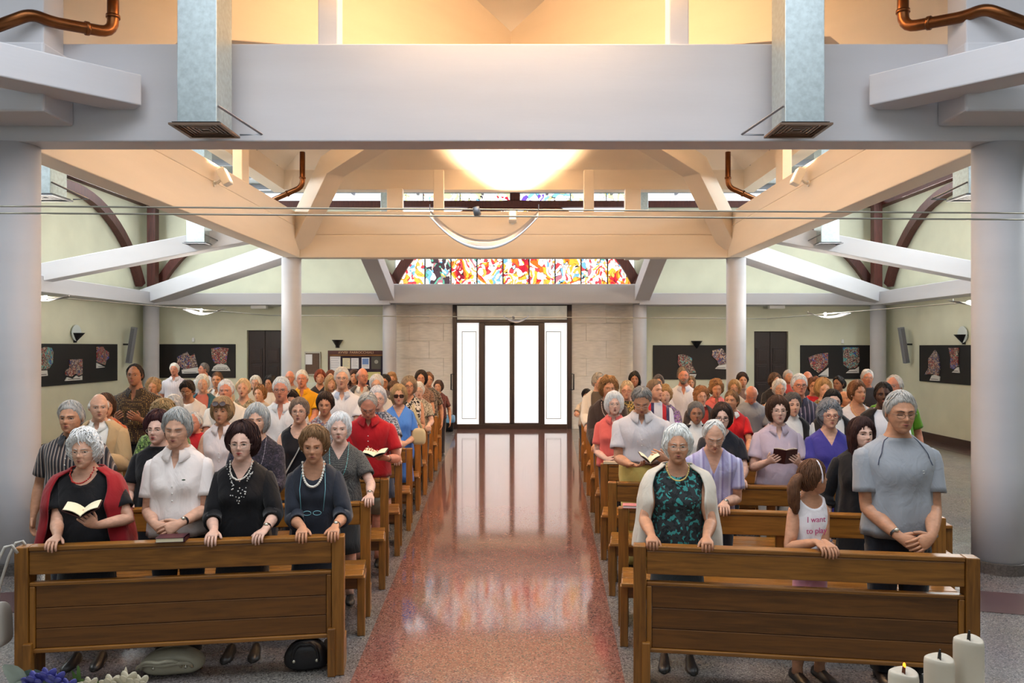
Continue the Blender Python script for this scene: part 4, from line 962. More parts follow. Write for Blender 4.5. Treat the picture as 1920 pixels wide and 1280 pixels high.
def person(label, px, top, d, hair, hc, skin='fair', fem=1, t=None, neck='crew', sl_='short', g=1.0, belly=0.2, yaw=0, pitch=0, roll=0, lean=0.0, rz=None,
           pose='pew', low=('trousers', '#23232b'), gl=None, sun=None, brow=None, eyes='open', beard=None, lip=0, collar=None, cardi=None, shawl=None, neckl=None, hs=1.0,
           wl=None, wr=None, cap_=None, vest=None, bust=1.0, mouth=0, earr=None, watch=None, group=None, loose=1.0, neckd=.09, tail=None, child=False, shoes='#1c1816', bk=.42):
    """px, top: pixel of the head's middle and crown; d: depth from the row the person stands in"""
    NP[0] += 1; seed = NP[0]
    lod = 0 if d < 6.7 else 1 if d < 10 else 2
    s = -1 if px < 950 else 1
    X = xa(px, d); target = za(top, d)
    if rz is None: rz = math.degrees(TH)*(-s)
    root = empty('person', (X, d, 0), R(rz)); tag(root, label, 'person', 'congregation')
    male = 0 if fem else 1
    H = target-(STY[hair][1] if hair in STY else .01)*.8
    hk = (.236 if male else .225)/.236*(H/(1.70 if male else 1.60))**.5*hs
    if child: hk = .205/.236*hs
    HG = get_head(lod, male)*hk
    Rh = np.array(Matrix.Rotation(R(yaw), 3, 'Z')@Matrix.Rotation(R(pitch), 3, 'X')@Matrix.Rotation(R(roll), 3, 'Y'))
    piv = np.array([0, .012, -.07])*hk              # where the head turns on the neck, in head coordinates
    hm = hair_mesh(hair, hk, lod, seed) if hair in STY else None
    hp = (hm[0] if hm else HG)
    topz = max(((hp-piv)@Rh.T)[..., 2].max(), ((HG-piv)@Rh.T)[..., 2].max())
    # choose the body height so that the crown meets the photographed height
    # neck pivot height = H - (.118+.07)*hk
    H = target-topz+(.118+.07)*hk
    pz = H-(.118+.07)*hk
    ly = lambda z: -lean*max(0, z-.55*H)
    P0 = np.array([0, -.02*H/1.65+ly(pz), pz]); 
    toW = lambda p: (p-piv)@Rh.T+P0
    k = H/1.65 if not child else H/1.5
    sk = skinmat(skin)
    body = MB()
    hw = toW(HG)
    body.grid(hw, 0)
    # neck and trunk
    zs = np.array([.46, .50, .56, .62, .67, .70, .73, .76, .785, .805, .82, .832, .845, .86, .875, .89])*H
    zn = pz+.02
    zs = np.concatenate([zs[zs < zn-.03], [zn]])
    T = torso_pts(H, fem, g, belly, zs, 36 if lod == 0 else 26 if lod == 1 else 18, 0, lean, bust)
    T[-1, :, :2] += (P0[:2]-T[-1, :, :2].mean(0))*np.array([1, .8])
    body.grid(T, 0, True, True, True)
    # ears
    if hair not in ('bob', 'long', 'bangs', 'puffy', 'curly') or True:
        for e in (-1, 1):
            c = np.array([e*.0775, .008, -.002])*hk; M = np.array(Matrix.Rotation(R(e*22), 3, 'Z'))
            th = np.linspace(-math.pi/2, math.pi/2, 6 if lod else 8)[:, None]; ph = np.arange(10)[None]*2*math.pi/10
            G = np.stack([np.cos(th)*np.cos(ph)*.008, np.cos(th)*np.sin(ph)*.018, np.sin(th)*.032+0*ph], -1)*hk
            G[..., 0] -= e*.004*np.exp(-((G[..., 1])/.008)**2-((G[..., 2])/.014)**2)*(np.sign(G[..., 0]) == e)
            body.grid(toW(G@M.T+c), 0)
    # face details follow the surface of the face
    F2 = HG.reshape(-1, 3)[:, [0, 2]]/hk; Fy = HG.reshape(-1, 3)[:, 1]/hk; fr_ = Fy < -.03
    F2 = F2[fr_]; Fy = Fy[fr_]
    def fy(x, z):
        dd = (F2[:, 0]-x)**2+(F2[:, 1]-z)**2; i = np.argsort(dd)[:4]; w_ = 1/(dd[i]+1e-7); return float((Fy[i]*w_).sum()/w_.sum())
    bc = brow or hc
    def strip(pts, r, m, n=6): body.tube(toW(np.array(pts)*hk), np.array(r)*hk, n, m)
    nse = 6 if lod < 2 else 4
    for e in (-1, 1):
        ex, ez = e*.0315, .004
        ye = fy(ex, ez)
        if eyes == 'open' or eyes == 'down' and False:
            c = np.array([ex, ye+.0035, ez])*hk
            body.add(*ball_(toW, c, np.array([.0130, .009, .0060])*hk, 3, 10 if lod < 2 else 6))
            c = np.array([ex+.0, ye-.0035, ez+.0005])*hk
            body.add(*ball_(toW, c, np.array([.0058, .0028, .0055])*hk, 4, 8 if lod < 2 else 5))
        up = [(ex-e*.0145, fy(ex-e*.0145, ez)-.001, ez-.001), (ex-e*.006, ye-.006, ez+.0062), (ex+e*.004, ye-.0055, ez+.0066), (ex+e*.0155, fy(ex+e*.0155, ez)-.001, ez-.0005)]
        if eyes != 'open': up = [(x, y, z-.008*(1 if 0 < i < 3 else .2)) for i, (x, y, z) in enumerate(up)]
        strip(up, [.001, .0020, .0021, .001], 2 if fem else 2, nse)
        if lod < 2:
            strip([(x, y+.0005, z+.0035) for x, y, z in up], [.001, .0034, .0034, .001], 0, nse)
            strip([(ex-e*.012, fy(ex-e*.012, ez-.01), ez-.006), (ex, ye-.0035, ez-.0095), (ex+e*.013, fy(ex+e*.013, ez-.01)+.001, ez-.006)], [.001, .0026, .001], 0, nse)
        bz = .0245
        strip([(e*.012, fy(e*.012, bz)-.001, bz-.001), (e*.028, fy(e*.028, bz+.003)-.002, bz+.0035), (e*.047, fy(e*.047, bz)-.0005, bz-.001)], [.0022, .0034 if not fem else .0026, .001], 2, nse)
    lm = 1
    zl = -.0535; pr = -.0015-.0*mouth
    strip([(-.023, fy(-.023, zl)+.001, zl-.001), (-.009, fy(-.009, zl+.003)+pr, zl+.0035), (0, fy(0, zl+.002)+pr, zl+.0025), (.009, fy(.009, zl+.003)+pr, zl+.0035), (.023, fy(.023, zl)+.001, zl-.001)], [.0008, .0034, .0032, .0034, .0008], lm, nse)
    strip([(-.021, fy(-.021, zl-.005)+.001, zl-.003-mouth*.4), (0, fy(0, zl-.009)+pr, zl-.0085-mouth), (.021, fy(.021, zl-.005)+.001, zl-.003-mouth*.4)], [.0008, .0046, .0008], lm, nse)
    strip([(-.021, fy(-.021, zl)-.0008, zl-.0015-mouth*.3), (0, fy(0, zl)-.003, zl-.002-mouth*.5), (.021, fy(.021, zl)-.0008, zl-.0015-mouth*.3)], [.0006, .0014+mouth*.35, .0006], 4, nse)
    # arms
    Wd = torso_prof(H, fem, g, belly)[0]
    shx = (np.interp(.785, TZ, Wd))*.94; shz = .776*H
    L1, L2 = .178*H, .152*H
    hold = []
    arms = {}
    for e in (-1, 1):
        Sh = np.array([e*shx, .012+ly(shz), shz])
        tgt = wl if e < 0 else wr
        nrm = np.array([0, 0, -1.]); f = np.array([0, -.9, -.35]); curl = (.5, .35); pole = np.array([e*.38, .6, -.5]); thumb = np.array([-e, 0, 0.])
        kind = pose
        if tgt is not None and isinstance(tgt, dict): kind = tgt['k']
        if kind == 'pew': Wr = np.array([e*.135, -(bk-.072), .912]); curl = (.45, .62); f = np.array([0, -.92, -.18])
        elif kind == 'clasp':
            Wr = np.array([e*.075, -.215-.06*belly*g, .575*H]); f = np.array([-e*.85, -.35, -.38]); nrm = np.array([-e*.25, .9, -.3]); curl = (.35, .45); thumb = np.array([0, -.2, 1.])
            if e > 0: Wr = Wr+np.array([.012, -.035, .012])
        elif kind == 'book':
            Wr = np.array([e*.125, -.27, .665*H]); f = np.array([-e*.35, -.75, .35]); nrm = np.array([-e*.75, .1, .55]); curl = (.45, .45); thumb = np.array([0, -.3, 1.])
        elif kind == 'side': Wr = np.array([e*(shx+.09), -.04, .47*H]); f = np.array([0, -.15, -1.]); nrm = np.array([-e, 0, 0.]); curl = (.25, .3); thumb = np.array([0, -1., 0]); pole = np.array([e*.4, .9, 0])
        elif kind == 'fold': Wr = np.array([-e*.06, -.2, .665*H]); f = np.array([-e*1., -.1, .05]); nrm = np.array([0, .9, -.2]); curl = (.2, .3); thumb = np.array([0, -.2, 1.])
        if isinstance(tgt, dict):
            Wr = np.array(tgt.get('p', Wr), float); f = np.array(tgt.get('f', f), float); nrm = np.array(tgt.get('n', nrm), float); curl = tgt.get('c', curl); pole = np.array(tgt.get('pole', pole), float); thumb = np.array(tgt.get('t', thumb), float)
            if 'world' in tgt:      # a grip on a pew rail: pixel column and row of the pew
                ppx, row = tgt['world']; yy = rail_y(s, row, xa(ppx, (ROWL if s < 0 else ROWR)[row])); xx = xa(ppx, yy); yy = rail_y(s, row, xx)
                v = Vector((xx-X, yy+.072-d, 0)); v.rotate(Matrix.Rotation(-R(rz), 3, 'Z')); Wr = np.array([v.x, v.y, .91]); f = np.array([tgt.get('fx', 0), -.92, -.18]); curl = tgt.get('c', (.45, .62))
        El, Wr = ik(Sh, Wr, L1, L2, pole); arms[e] = (Sh, El, Wr)
        add_arm(body, Sh, El, Wr, f, nrm, g, k, lod, curl, thumb, fem)
        if watch == e:
            ax = unit(Wr-El); c = Wr-ax*.035*k; wm = MB().tube([c-ax*.008, c+ax*.008], .0295*k, 14, cap=False); 
            c2 = c+np.array([0, -.02, .02])*k; wm.ball(c2, (.014*k, .014*k, .014*k), 10, 6, 1); wm.build('wrist_watch', [BLACKM, mat('watch_steel', '#c9c4b4', .25, .8)], root, smooth=True)
    # legs
    kind, lc = low[0], low[1]
    if kind == 'skirt' or kind == 'shorts':
        for e in (-1, 1):
            zz = np.array([.30, .27, .2, .12, .06, .03])*H; rr = np.array([.062, .056, .060, .047, .036, .04])*k*(.85+.15*g)
            body.tube([(e*.085*k, .0+.012*(z < .1*H), z) for z in zz], rr, 10 if lod < 2 else 7)
    bo = body.build('body', [sk, LIPR if lip else LIPS, mat('brow_'+bc, bc, .8), SCLERA, IRIS], root, smooth=True)
    # hair
    if hm:
        ho = MB(); ho.grid(toW(hm[0]), 0, mask=hm[1])
        if hm[2] is not None:
            Lk = toW(hm[2]); n_s, n_p, n_r = Lk.shape[:3]; i_, j_, k_ = np.meshgrid(np.arange(n_s), np.arange(n_p-1), np.arange(n_r), indexing='ij'); b_i = i_*n_p*n_r
            ho.add(Lk.reshape(-1, 3), np.stack([b_i+j_*n_r+k_, b_i+j_*n_r+(k_+1) % n_r, b_i+(j_+1)*n_r+(k_+1) % n_r, b_i+(j_+1)*n_r+k_], -1).reshape(-1, 4))
        if tail:
            tp = [toW(np.array(p)*hk) for p in tail]; r_ = np.array([.02, .035, .042, .04, .032, .008])*hk*1.1
            tt_ = np.linspace(0, 1, 14); A = np.array(tp); ti = np.linspace(0, 1, len(A)); AP = np.stack([np.interp(tt_, ti, A[:, q]) for q in range(3)], 1)
            G = tube_rings(AP, np.interp(tt_, np.linspace(0, 1, 6), r_), 16); G = G+(.010*wob(G, 130, 3))[..., None]*unit(np.array([.5, .3, .2]))
            ho.grid(G, 0, True, True, True)
        ho.build('hair', hairmat(hc), root, smooth=True)
    if beard:
        bm = MB(); Hb = get_head(1, 1)*hk; x, y, z = Hb[..., 0]/hk, Hb[..., 1]/hk, Hb[..., 2]/hk
        mk = (z < -.072+.035*np.clip(np.abs(x)/.06, 0, 1)) & (y < .0) & (z > -.116) | ((z < -.034) & (z > -.048) & (np.abs(x) < .03) & (y < -.05)) | ((np.abs(x) > .024) & (np.abs(x) < .036) & (z < -.04) & (y < -.05))
        off = np.where(mk, .004, -.006)[..., None]; N = Hb/(np.linalg.norm(Hb, axis=-1)[..., None]+1e-9); fm = mk[:-1]|mk[1:]; fm = fm|np.roll(fm, -1, 1)
        bm.grid(toW(Hb+N*off*hk), 0, mask=fm); bm.build('beard', hairmat(beard), root, smooth=True)
    # spectacles
    if gl or sun:
        gm = MB(); gz = .001 if not sun else -.001; rx, rz_ = (.0225, .0165) if not sun else (.030, .023); yy = fy(.0, .012)-.0035
        aa = np.linspace(0, 2*math.pi, 19 if lod < 2 else 13); thick = (.0011 if lod == 0 else .0014 if lod == 1 else .0018)*(1.5 if gl and gl in ('#1a1414', '#8a2a24', '#5a2a22') else 1)
        lens = MB()
        for e in (-1, 1):
            cs = lambda v, ex=(.62 if sun else 1): np.sign(v)*np.abs(v)**ex
            ring = np.stack([e*.0325+rx*cs(np.cos(aa)), yy+.10*np.abs(rx*np.cos(aa)+.01*e)*(1)*0+.006*np.abs(np.cos(aa)*e+1)*.5, gz+rz_*cs(np.sin(aa))], 1)
            gm.tube(toW(ring*hk), thick*hk, 5, cap=False)
            gm.tube(toW(np.array([(e*(.0325+rx), yy+.006, gz+.004), (e*.079, -.045, gz+.004), (e*.082, .012, gz+.001)])*hk), thick*1.1*hk, 5)
            c = np.array([[e*.0325, yy+.003, gz]]); rg = ring[:-1]; nn = len(rg)
            lens.add(toW(np.vstack([rg, c])*hk), None, [(nn, i, (i+1) % nn) for i in range(nn)])
        gm.tube(toW(np.array([(-.0325+rx, yy, gz+.004), (0, yy-.001, gz+.007), (.0325-rx, yy, gz+.004)])*hk), thick*hk, 5)
        go = gm.build('spectacles', mat('spectacle_'+(gl or sun), gl or sun, .3, .4 if gl not in ('#8a2a24',) else 0), root, smooth=True)
        lens.build('lenses', SUNL if sun else lensmat(), go)
    # clothes
    nph = 44 if lod == 0 else 32 if lod == 1 else 20
    tc_ = t if not isinstance(t, str) else cloth(t)
    tuck = bool(low[2:]); zl_ = (.585 if tuck else .505 if kind != 'dress' else .44)*H
    nrow = 26 if lod < 2 else 15
    tt_ = np.linspace(0, 1, nrow)**.8
    dep = neckd*k; nw = (.088 if neck == 'scoop' else .078 if neck == 'v' else .07)*k
    base = .848*H
    phs = np.arange(nph)*2*math.pi/nph; frt = np.cos(phs) > 0
    zn_ = np.full(nph, base)
    for _ in range(12):
        ax_ = np.abs(torso_pts(H, fem, g, belly, zn_[None], nph, 0, 0, 0)[0, :, 0])
        if neck == 'crew': zq = np.where(frt, base-.014*k*np.cos(phs), base)
        elif neck == 'high': zq = np.full(nph, .872*H)
        elif neck == 'v': zq = np.where(frt, base-dep*np.clip(1-ax_/nw, 0, 1), base)
        elif neck == 'scoop': zq = np.where(frt, base-dep*np.sqrt(np.clip(1-(ax_/nw)**2, 0, 1)), base)
        else: zq = np.where(frt, base-dep*np.clip(1-ax_/(.045*k), 0, 1), base+.004)
        zn_ = zn_*.6+zq*.4
    zn_ = np.minimum(zn_, pz+.015)
    ZZ = zl_+tt_[:, None]*(zn_[None]-zl_)
    SG = torso_pts(H, fem, g, belly, ZZ, nph, 0, lean, bust)
    zz = SG[..., 2].mean(1)
    ctr = np.zeros_like(SG); ctr[..., 1] = SG[..., 1].mean(1)[:, None]; ctr[..., 2] = SG[..., 2]
    N = SG-ctr; N[..., 2] += .05*np.clip((SG[..., 2]-.785*H)/.03, 0, 1); N /= np.linalg.norm(N, axis=-1)[..., None]+1e-9
    ez = (.006+.007*loose)*k
    drape = np.interp(SG[..., 2]/H, [.44, .5, .6, .68, .74, .80, .9], [1.9, 1.6, 1.5, 1.1, .9, .55, .45])
    off = .004+ez*drape+.0055*wob(SG, 26, seed)*np.clip((.80*H-SG[..., 2])/.1, .1, 1)
    # soft vertical folds below the chest
    off = off+.006*loose*np.sin(phs*9+seed)[None]*np.clip((.70*H-SG[..., 2])/.15, 0, 1)
    SP = SG+N*off[..., None]
    SP = np.concatenate([SP, (SG[-1:]-N[-1:]*.008)]); zz = np.append(zz, zz[-1])
    sm = MB(); inn_ = SP[0].mean(0)+(SP[0]-SP[0].mean(0))*.93; inn_[:, 2] += .03
    sm.grid(np.concatenate([inn_[None], SP]), 0)
    for e in (-1, 1):
        if sl_ != 'none': sleeve(sm, *arms[e], sl_, g, k, fem, 16 if lod == 0 else 12 if lod == 1 else 8, loose)
    so = sm.build({'none': 'sleeveless_top', 'long': 'long_sleeved_top'}.get(sl_, 'shirt'), tc_, root, smooth=True)
    if collar:
        cm = MB(); nn = 28 if lod < 2 else 16; gap = .30; ph = np.linspace(gap, 2*math.pi-gap, nn); zc = base+.004
        W2, D2, Y2 = torso_prof(H, fem, g, belly); rw = np.interp(.858, TZ, W2)+.008*k; rd = np.interp(.858, TZ, D2)+.010*k; yo = np.interp(.858, TZ, Y2)+ly(.858*H)
        fr2 = np.clip((np.cos(ph)+.1), 0, 1)
        rows = []
        for dr, dz, fz_ in ((.002, -.020, -.030), (.005, .012, -.022), (.011, .012, -.026), (.042, -.024, -.050), (.037, -.029, -.050)):
            tip = 1+ (.25*np.exp(-((ph-gap)/.25)**2)+.25*np.exp(-((2*math.pi-gap-ph)/.25)**2))*(1 if dz < 0 and dr > .01 else 0)
            rows.append(np.stack([(rw+dr*k)*np.sin(ph), -(rd+dr*k*1.25*tip)*np.cos(ph)+yo, zc+(dz+fz_*fr2*tip)*k], -1))
        cm.grid(np.array(rows), close=False); co = cm.build('collar', cloth(collar), so, smooth=True)
        if lod < 2:
            for q in range(3):
                z = base-dep-.01-.055*q*k; i = np.abs(zz-z).argmin(); p_ = SP[i, 0]; MB().ball(p_+np.array([0, -.003, 0]), (.005, .003, .005), 8, 5).build('button', WHITE, so)
    if vest or cardi or shawl:
        cc = vest or cardi or shawl
        wide = .045 if shawl else 0
        zv = np.linspace((.50 if shawl else .49)*H, (.842)*H, 30); zf = zv/H
        gapd = np.radians(np.interp(zf, [.5, .7, .80, .842], [40, 28, 26, 34] if not shawl else [50, 44, 40, 44]))
        tph = np.linspace(0, 1, nph+8); phv = gapd[:, None]+tph[None]*(2*math.pi-2*gapd[:, None])
        VG = torso_pts(H, fem, g, belly, zv, nph, 0, lean, bust, phv)
        c2 = np.zeros_like(VG); c2[..., 2] = VG[..., 2]; c2[..., 1] = (-lean*np.clip(zv-.55*H, 0, None))[:, None]; N2 = VG-c2; N2[..., 2] += .05*np.clip((VG[..., 2]-.785*H)/.03, 0, 1); N2 /= np.linalg.norm(N2, axis=-1)[..., None]+1e-9
        o2 = (.026 if not shawl else .030)*k+0*N2[..., 0]+.006*wob(VG, 30, seed+5)
        if shawl:
            lat = np.abs(N2[..., 0])**1.4; o2 = o2+lat*np.interp(zf, [.5, .6, .7, .76, .80, .83], [.105, .10, .085, .06, .03, .0])[:, None]*k
            o2 = o2+.010*np.sin(phv*11+seed)*np.clip((.78-zf)/.2, 0, 1)[:, None]
        VP = VG+N2*o2[..., None]
        fm = None
        vm = MB(); vm.grid(VP, 0, close=False)
        if cardi:
            for e in (-1, 1): sleeve(vm, *arms[e], 'long', g, k, fem, 14 if lod < 2 else 9, 2.2)
        vo = vm.build('shawl_cardigan' if shawl else 'cardigan' if cardi else 'vest', cloth(cc) if isinstance(cc, str) else cc, root, smooth=True)
        so2 = vo.modifiers.new('Solidify', 'SOLIDIFY'); so2.thickness = .008; so2.offset = 0
    if neckl:
        nc, nr, nd = neckl[:3]; nm_ = MB(); pth = []; m_ = 26 if nr > .004 else 40; aa = np.linspace(-1, 1, m_)
        for a_ in aa:
            x = .075*k*math.sin(a_*math.pi*.5)*(1 if nd < .3 else 1.1); z = base+.012-nd*k*(math.cos(a_*math.pi*.5))**.8
            i = np.clip(np.abs(zz-z).argmin(), 0, len(zz)-1); row = SP[i]; fr3 = row[:, 1] < row[:, 1].mean(); j = np.where(fr3, np.abs(row[:, 0]-x), 9).argmin()
            i2 = min(i, len(SG)-1); yb = min(row[j, 1], SG[i2][j, 1])-nr*.8; pth.append((x, yb, z)); nm_.ball((x, yb, z), nr, 8 if lod < 2 else 6, 5)
        cp = np.array(pth); nm_.tube(cp, nr*.35, 5); nm_.build('necklace', mat('beads_'+nc, nc, .3), root, smooth=True)
    if earr:
        for e in (-1, 1): MB().ball(toW(np.array([e*.081, -.004, -.036])*hk), .006*hk, 8, 6).build('earring', mat('beads_'+earr, earr, .3), root, smooth=True)
    # lower clothes and shoes
    lm_ = cloth(lc) if isinstance(lc, str) else lc
    W2, D2, _ = torso_prof(H, fem, g, belly); n2 = 24 if lod < 2 else 14
    lmb = MB()
    if kind in ('skirt', 'dress'):
        hem = .27*H; zs2 = np.array([hem, .33*H, .42*H, .48*H, .53*H, .56*H]); ph = np.arange(n2)[None]*2*math.pi/n2
        w_ = np.interp(zs2/H, TZ, W2)+np.array([.05, .035, .02, .012, .008, .004])*k; d_ = np.interp(zs2/H, TZ, D2)+np.array([.06, .045, .025, .014, .008, .004])*k
        if kind == 'dress': w_[3:] += .012; d_[3:] += .012
        G = np.stack([w_[:, None]*np.sin(ph), -d_[:, None]*np.cos(ph), zs2[:, None]+0*ph], -1); G = G*(1+.02*np.sin(ph*7)[..., None]*np.array([1, .8, .4, 0, 0, 0])[:, None, None]*np.array([1, 1, 0]))
        lmb.grid(G, 0, True, True, True); lmb.build('skirt', lm_, root, smooth=True)
    else:
        zs2 = np.array([.45, .47, .50, .53, .56] if not tuck else [.45, .47, .51, .555, .598])*H; ph = np.arange(n2)[None]*2*math.pi/n2
        w_ = np.interp(zs2/H, TZ, W2)+(.013 if not tuck else .016); d_ = np.interp(zs2/H, TZ, D2)+(.015 if not tuck else .016)
        G = np.stack([w_[:, None]*np.sin(ph), -d_[:, None]*np.cos(ph), zs2[:, None]+0*ph], -1); lmb.grid(G, 0, True, True, True)
        for e in (-1, 1):
            zt = np.array([.50, .46, .38, .28, .18, .08, .035])*H if kind != 'shorts' else np.array([.50, .46, .38, .29])*H; rr = np.array([.075, .088, .082, .068, .062, .058, .06])[:len(zt)]*k*g
            lmb.tube([(e*.085*k*g**.5, 0, z) for z in zt], rr, 12 if lod < 2 else 8)
        lo_ = lmb.build('trousers', lm_, root, smooth=True)
        if low[2:]:
            bl = MB(); z = .588*H; wv, dv = np.interp(z/H, TZ, W2)+.021, np.interp(z/H, TZ, D2)+.021; G = np.array([[(wv*math.sin(a), -dv*math.cos(a), z+dz) for a in np.arange(28)*2*math.pi/28] for dz in (-.018, .018)]); bl.grid(G); bl.box(-.022, .022, -dv-.008, -dv, z-.02, z+.02, 1); bl.build('belt', [mat('belt_'+low[2], low[2], .45), mat('buckle', '#8a7a5a', .3, .8)], lo_, smooth=False)
    for e in (-1, 1):
        sh = MB(); tt2 = np.linspace(0, 1, 7); ln = .25*k
        P = [(e*.085*k+e*.012*a_, .085*k-ln*a_, .0) for a_ in tt2]; hgt = np.array([.055, .075, .07, .055, .045, .038, .012])*k; wd = np.array([.024, .032, .033, .037, .043, .036, .01])*k
        G = []
        for p, hh, ww in zip(P, hgt, wd): G.append([(p[0]+ww*x, p[1], .002+hh*z) for x, z in ((-1, 0), (-1.02, .35), (-.75, .8), (0, 1), (.75, .8), (1.02, .35), (1, 0))])
        sh.grid(np.array(G), cap0=True, cap1=True); sh.build('shoe', mat('shoe_'+shoes, shoes, .4), root, smooth=True)
    return dict(root=root, H=H, k=k, hk=hk, toW=toW, arms=arms, SP=SP, zz=zz, base=base, X=X, d=d, rz=rz)
def ball_(toW, c, r, m, n):
    th = np.linspace(-math.pi/2, math.pi/2, 6 if n > 6 else 4)[:, None]; ph = np.arange(n)[None]*2*math.pi/n
    G = np.stack([np.cos(th)*np.cos(ph)*r[0], np.cos(th)*np.sin(ph)*r[1], np.sin(th)*r[2]+0*ph], -1)+c; Rr, C, _ = G.shape
    i, j = np.meshgrid(np.arange(Rr-1), np.arange(C), indexing='ij'); q = np.stack([i*C+j, i*C+(j+1) % C, (i+1)*C+(j+1) % C, (i+1)*C+j], -1).reshape(-1, 4)
    return toW(G).reshape(-1, 3), q, None, m
def bag_strap(P, name, pts, r, m):
    pass
def book(label, P, mid, open_=1.0, tilt=35, cover='#3a1418', yaw=0, w_=.11, h_=.16, ang=60):
    """an open book held in front of the person P, mid in the person's coordinates"""
    v = Matrix.Rotation(R(P['rz']), 4, 'Z')@Vector(mid)
    root = empty('open_book', (P['X']+v.x, P['d']+v.y, v.z)); tag(root, label, 'book', 'open hymn books')
    root.rotation_euler = Matrix.Rotation(R(P['rz']+yaw), 3, 'Z').to_euler()
    B = Matrix.Rotation(R(-tilt), 4, 'X')
    for e in (-1, 1):
        M = B@Matrix.Rotation(R(-e*(90-ang)*.5), 4, 'Y')
        MB().box(min(0, e*w_), max(0, e*w_), -h_/2, h_/2, -.004, 0, M=M).build('book_cover', mat('cover_'+cover, cover, .5), root)
        G = []; xs_ = np.linspace(0, 1, 7)
        for x in xs_: G.append([(e*w_*.97*x, y, z+(.012*math.sin(x*math.pi*.9)+.004*(1-x) if z > 0 else 0)) for y, z in ((-h_*.48, .0005), (-h_*.48, .004), (h_*.48, .004), (h_*.48, .0005))])
        G = np.array(G)@np.array(M.to_3x3()).T
        MB().grid(G, cap0=True, cap1=True).build('pages', mat('book_pages', '#e6ddbc', .7), root)
def C(*a, **k): return cloth(*a, **k)
OCC = {}
def p(label, px, top, row, hair, hc, t, **k):
    """row: number of the pew rail in front of the person, or a depth in metres as a string"""
    s = -1 if px < 950 else 1
    if isinstance(row, str): d = float(row)
    else:
        # keep arm's length between neighbours: step to another row when the place is taken
        for r2 in [row]+[row+q for q in (1, -1, 2, -2, 3)]:
            if not 0 <= r2 <= 9: continue
            x_ = xa(px, (ROWL if s < 0 else ROWR)[r2]+.3); L_ = (LENL if s < 0 else LENR)[r2]; x0_ = aisle_x((ROWL if s < 0 else ROWR)[r2], s)
            if all(abs(x_-o) > .41 for o in OCC.get((s, r2), [])): break
        else: r2 = row; print('crowded', label)
        if r2 != row: print('moved', label, row, r2)
        row = r2; OCC.setdefault((s, row), []).append(x_)
        d = (ROWL if s < 0 else ROWR)[row]
        bk = k.pop('back', .42)
        for _ in range(4): d = rail_y(s, row, xa(px, d))+bk
        k['bk'] = bk
    return person(label, px, top, d, hair, hc, t=t, **k)
G1, G2, G3, WH = '#b9b5ae', '#8d8a86', '#6f6a66', '#d9d6d0'
BR, DB, BK, BL, GD, RD, AU = '#4a2f20', '#2e1c16', '#171214', '#b08a52', '#9a7040', '#7a3418', '#8a5a34'
# ---- left block, front row
A1 = p('person in red cardigan over black dress holding a small open book', 163, 799, 0, 'curly', WH, C('#18171a'), fem=1, skin='fair', neck='scoop', sl_='short', g=1.1, belly=.6, pose='pew', low=('dress', '#141316'), gl='#c9b9a4', brow=G1,
       shawl='#8e1a22', neckl=('#b02a20', .006, .10), wl=dict(k='pew', world=(90, 0)), wr=dict(k='book', p=(.15, -.27, .95), f=(-.25, -.55, .5), n=(-.7, .1, .5), c=(.5, .5), t=(0, 0, 1.), pole=(.55, -.25, -.8)), neckd=.11, pitch=4)
book('open book with cream pages held by the person in red cardigan', A1, (.10, -.33, 1.04), tilt=-7, yaw=12, ang=35, cover='#3a1a18')
A2 = p('person in white polo shirt with clasped hands, front row', 335, 762, 0, 'crop_f', '#9a9a98', C('#e6dcd8'), fem=1, skin='fair', neck='collar', collar='#e6dcd8', neckd=.13, g=1.02, belly=.5, pose='clasp', eyes='closed', pitch=10, brow=G2, low=('trousers', '#15161b'), watch=1, roll=3)
MB().ball((.075, -.165, .735*A2['H']), (.012, .004, .005), 8, 6).build('shirt_emblem', mat('dark_green_emblem', '#2c4a34', .6), A2['root'])
A3 = p('person in black beaded top and pearls, both hands on the front pew', 455, 786, 0, 'puffy', '#3a1a18', C('#121114'), fem=1, skin='pale', neck='v', sl_='mid', g=1.05, belly=.6, low=('dress', '#101012'), gl='#c9b8a8', brow='#4a2a22', neckl=('#dcd6cc', .0065, .12), neckd=.13, earr='#e6e2da', watch=1, lip=1,
       wl=dict(k='pew', world=(392, 0)), wr=dict(k='pew', world=(490, 0), fx=-.3))
bd = MB(); rs = np.random.RandomState(4)
for i in range(46):
    if i < 22: x = (rs.rand()*2-1)*.05; z = A3['base']-.15-rs.rand()*.11*(1-abs(x)/.08)
    else: sg = -1 if i % 2 else 1; u_ = rs.rand(); x = sg*(.095-.07*u_+.012*rs.rand()); z = A3['base']-.01-.13*u_
    j = np.abs(A3['zz']-z).argmin(); row = A3['SP'][j]; q = np.where(row[:, 1] < row[:, 1].mean(), np.abs(row[:, 0]-x), 9).argmin()
    bd.ball((x, row[q, 1]-.002, z), .0035+.003*rs.rand(), 6, 4)
o = bd.build('beadwork', mat('silver_beads', '#d8d6d2', .25, .3), A3['root'], smooth=True); o['kind'] = 'stuff'
A4 = p('person in navy dress with white pearls, leaning on the front pew', 591, 793, 0, 'short_f', '#9a6a3c', C('#2a2e38'), fem=1, skin='tan', neck='scoop', sl_='mid', g=.94, low=('dress', '#1d2028'), neckl=('#e8e2d6', .0085, .17), neckd=.12, earr='#e6e2da', brow=AU, pitch=8, watch=1, lean=.10,
       wl=dict(k='pew', world=(562, 0)), wr=dict(k='pew', world=(622, 0)))
cm = MB()
for e in (-1, 1): cm.tube([(e*.072, -.085, A4['base']-.03), (e*.082, -.155, A4['base']-.16), (e*.07, -.175, A4['base']-.30)], .0025, 5)
aa = np.linspace(0, 2*math.pi, 14)
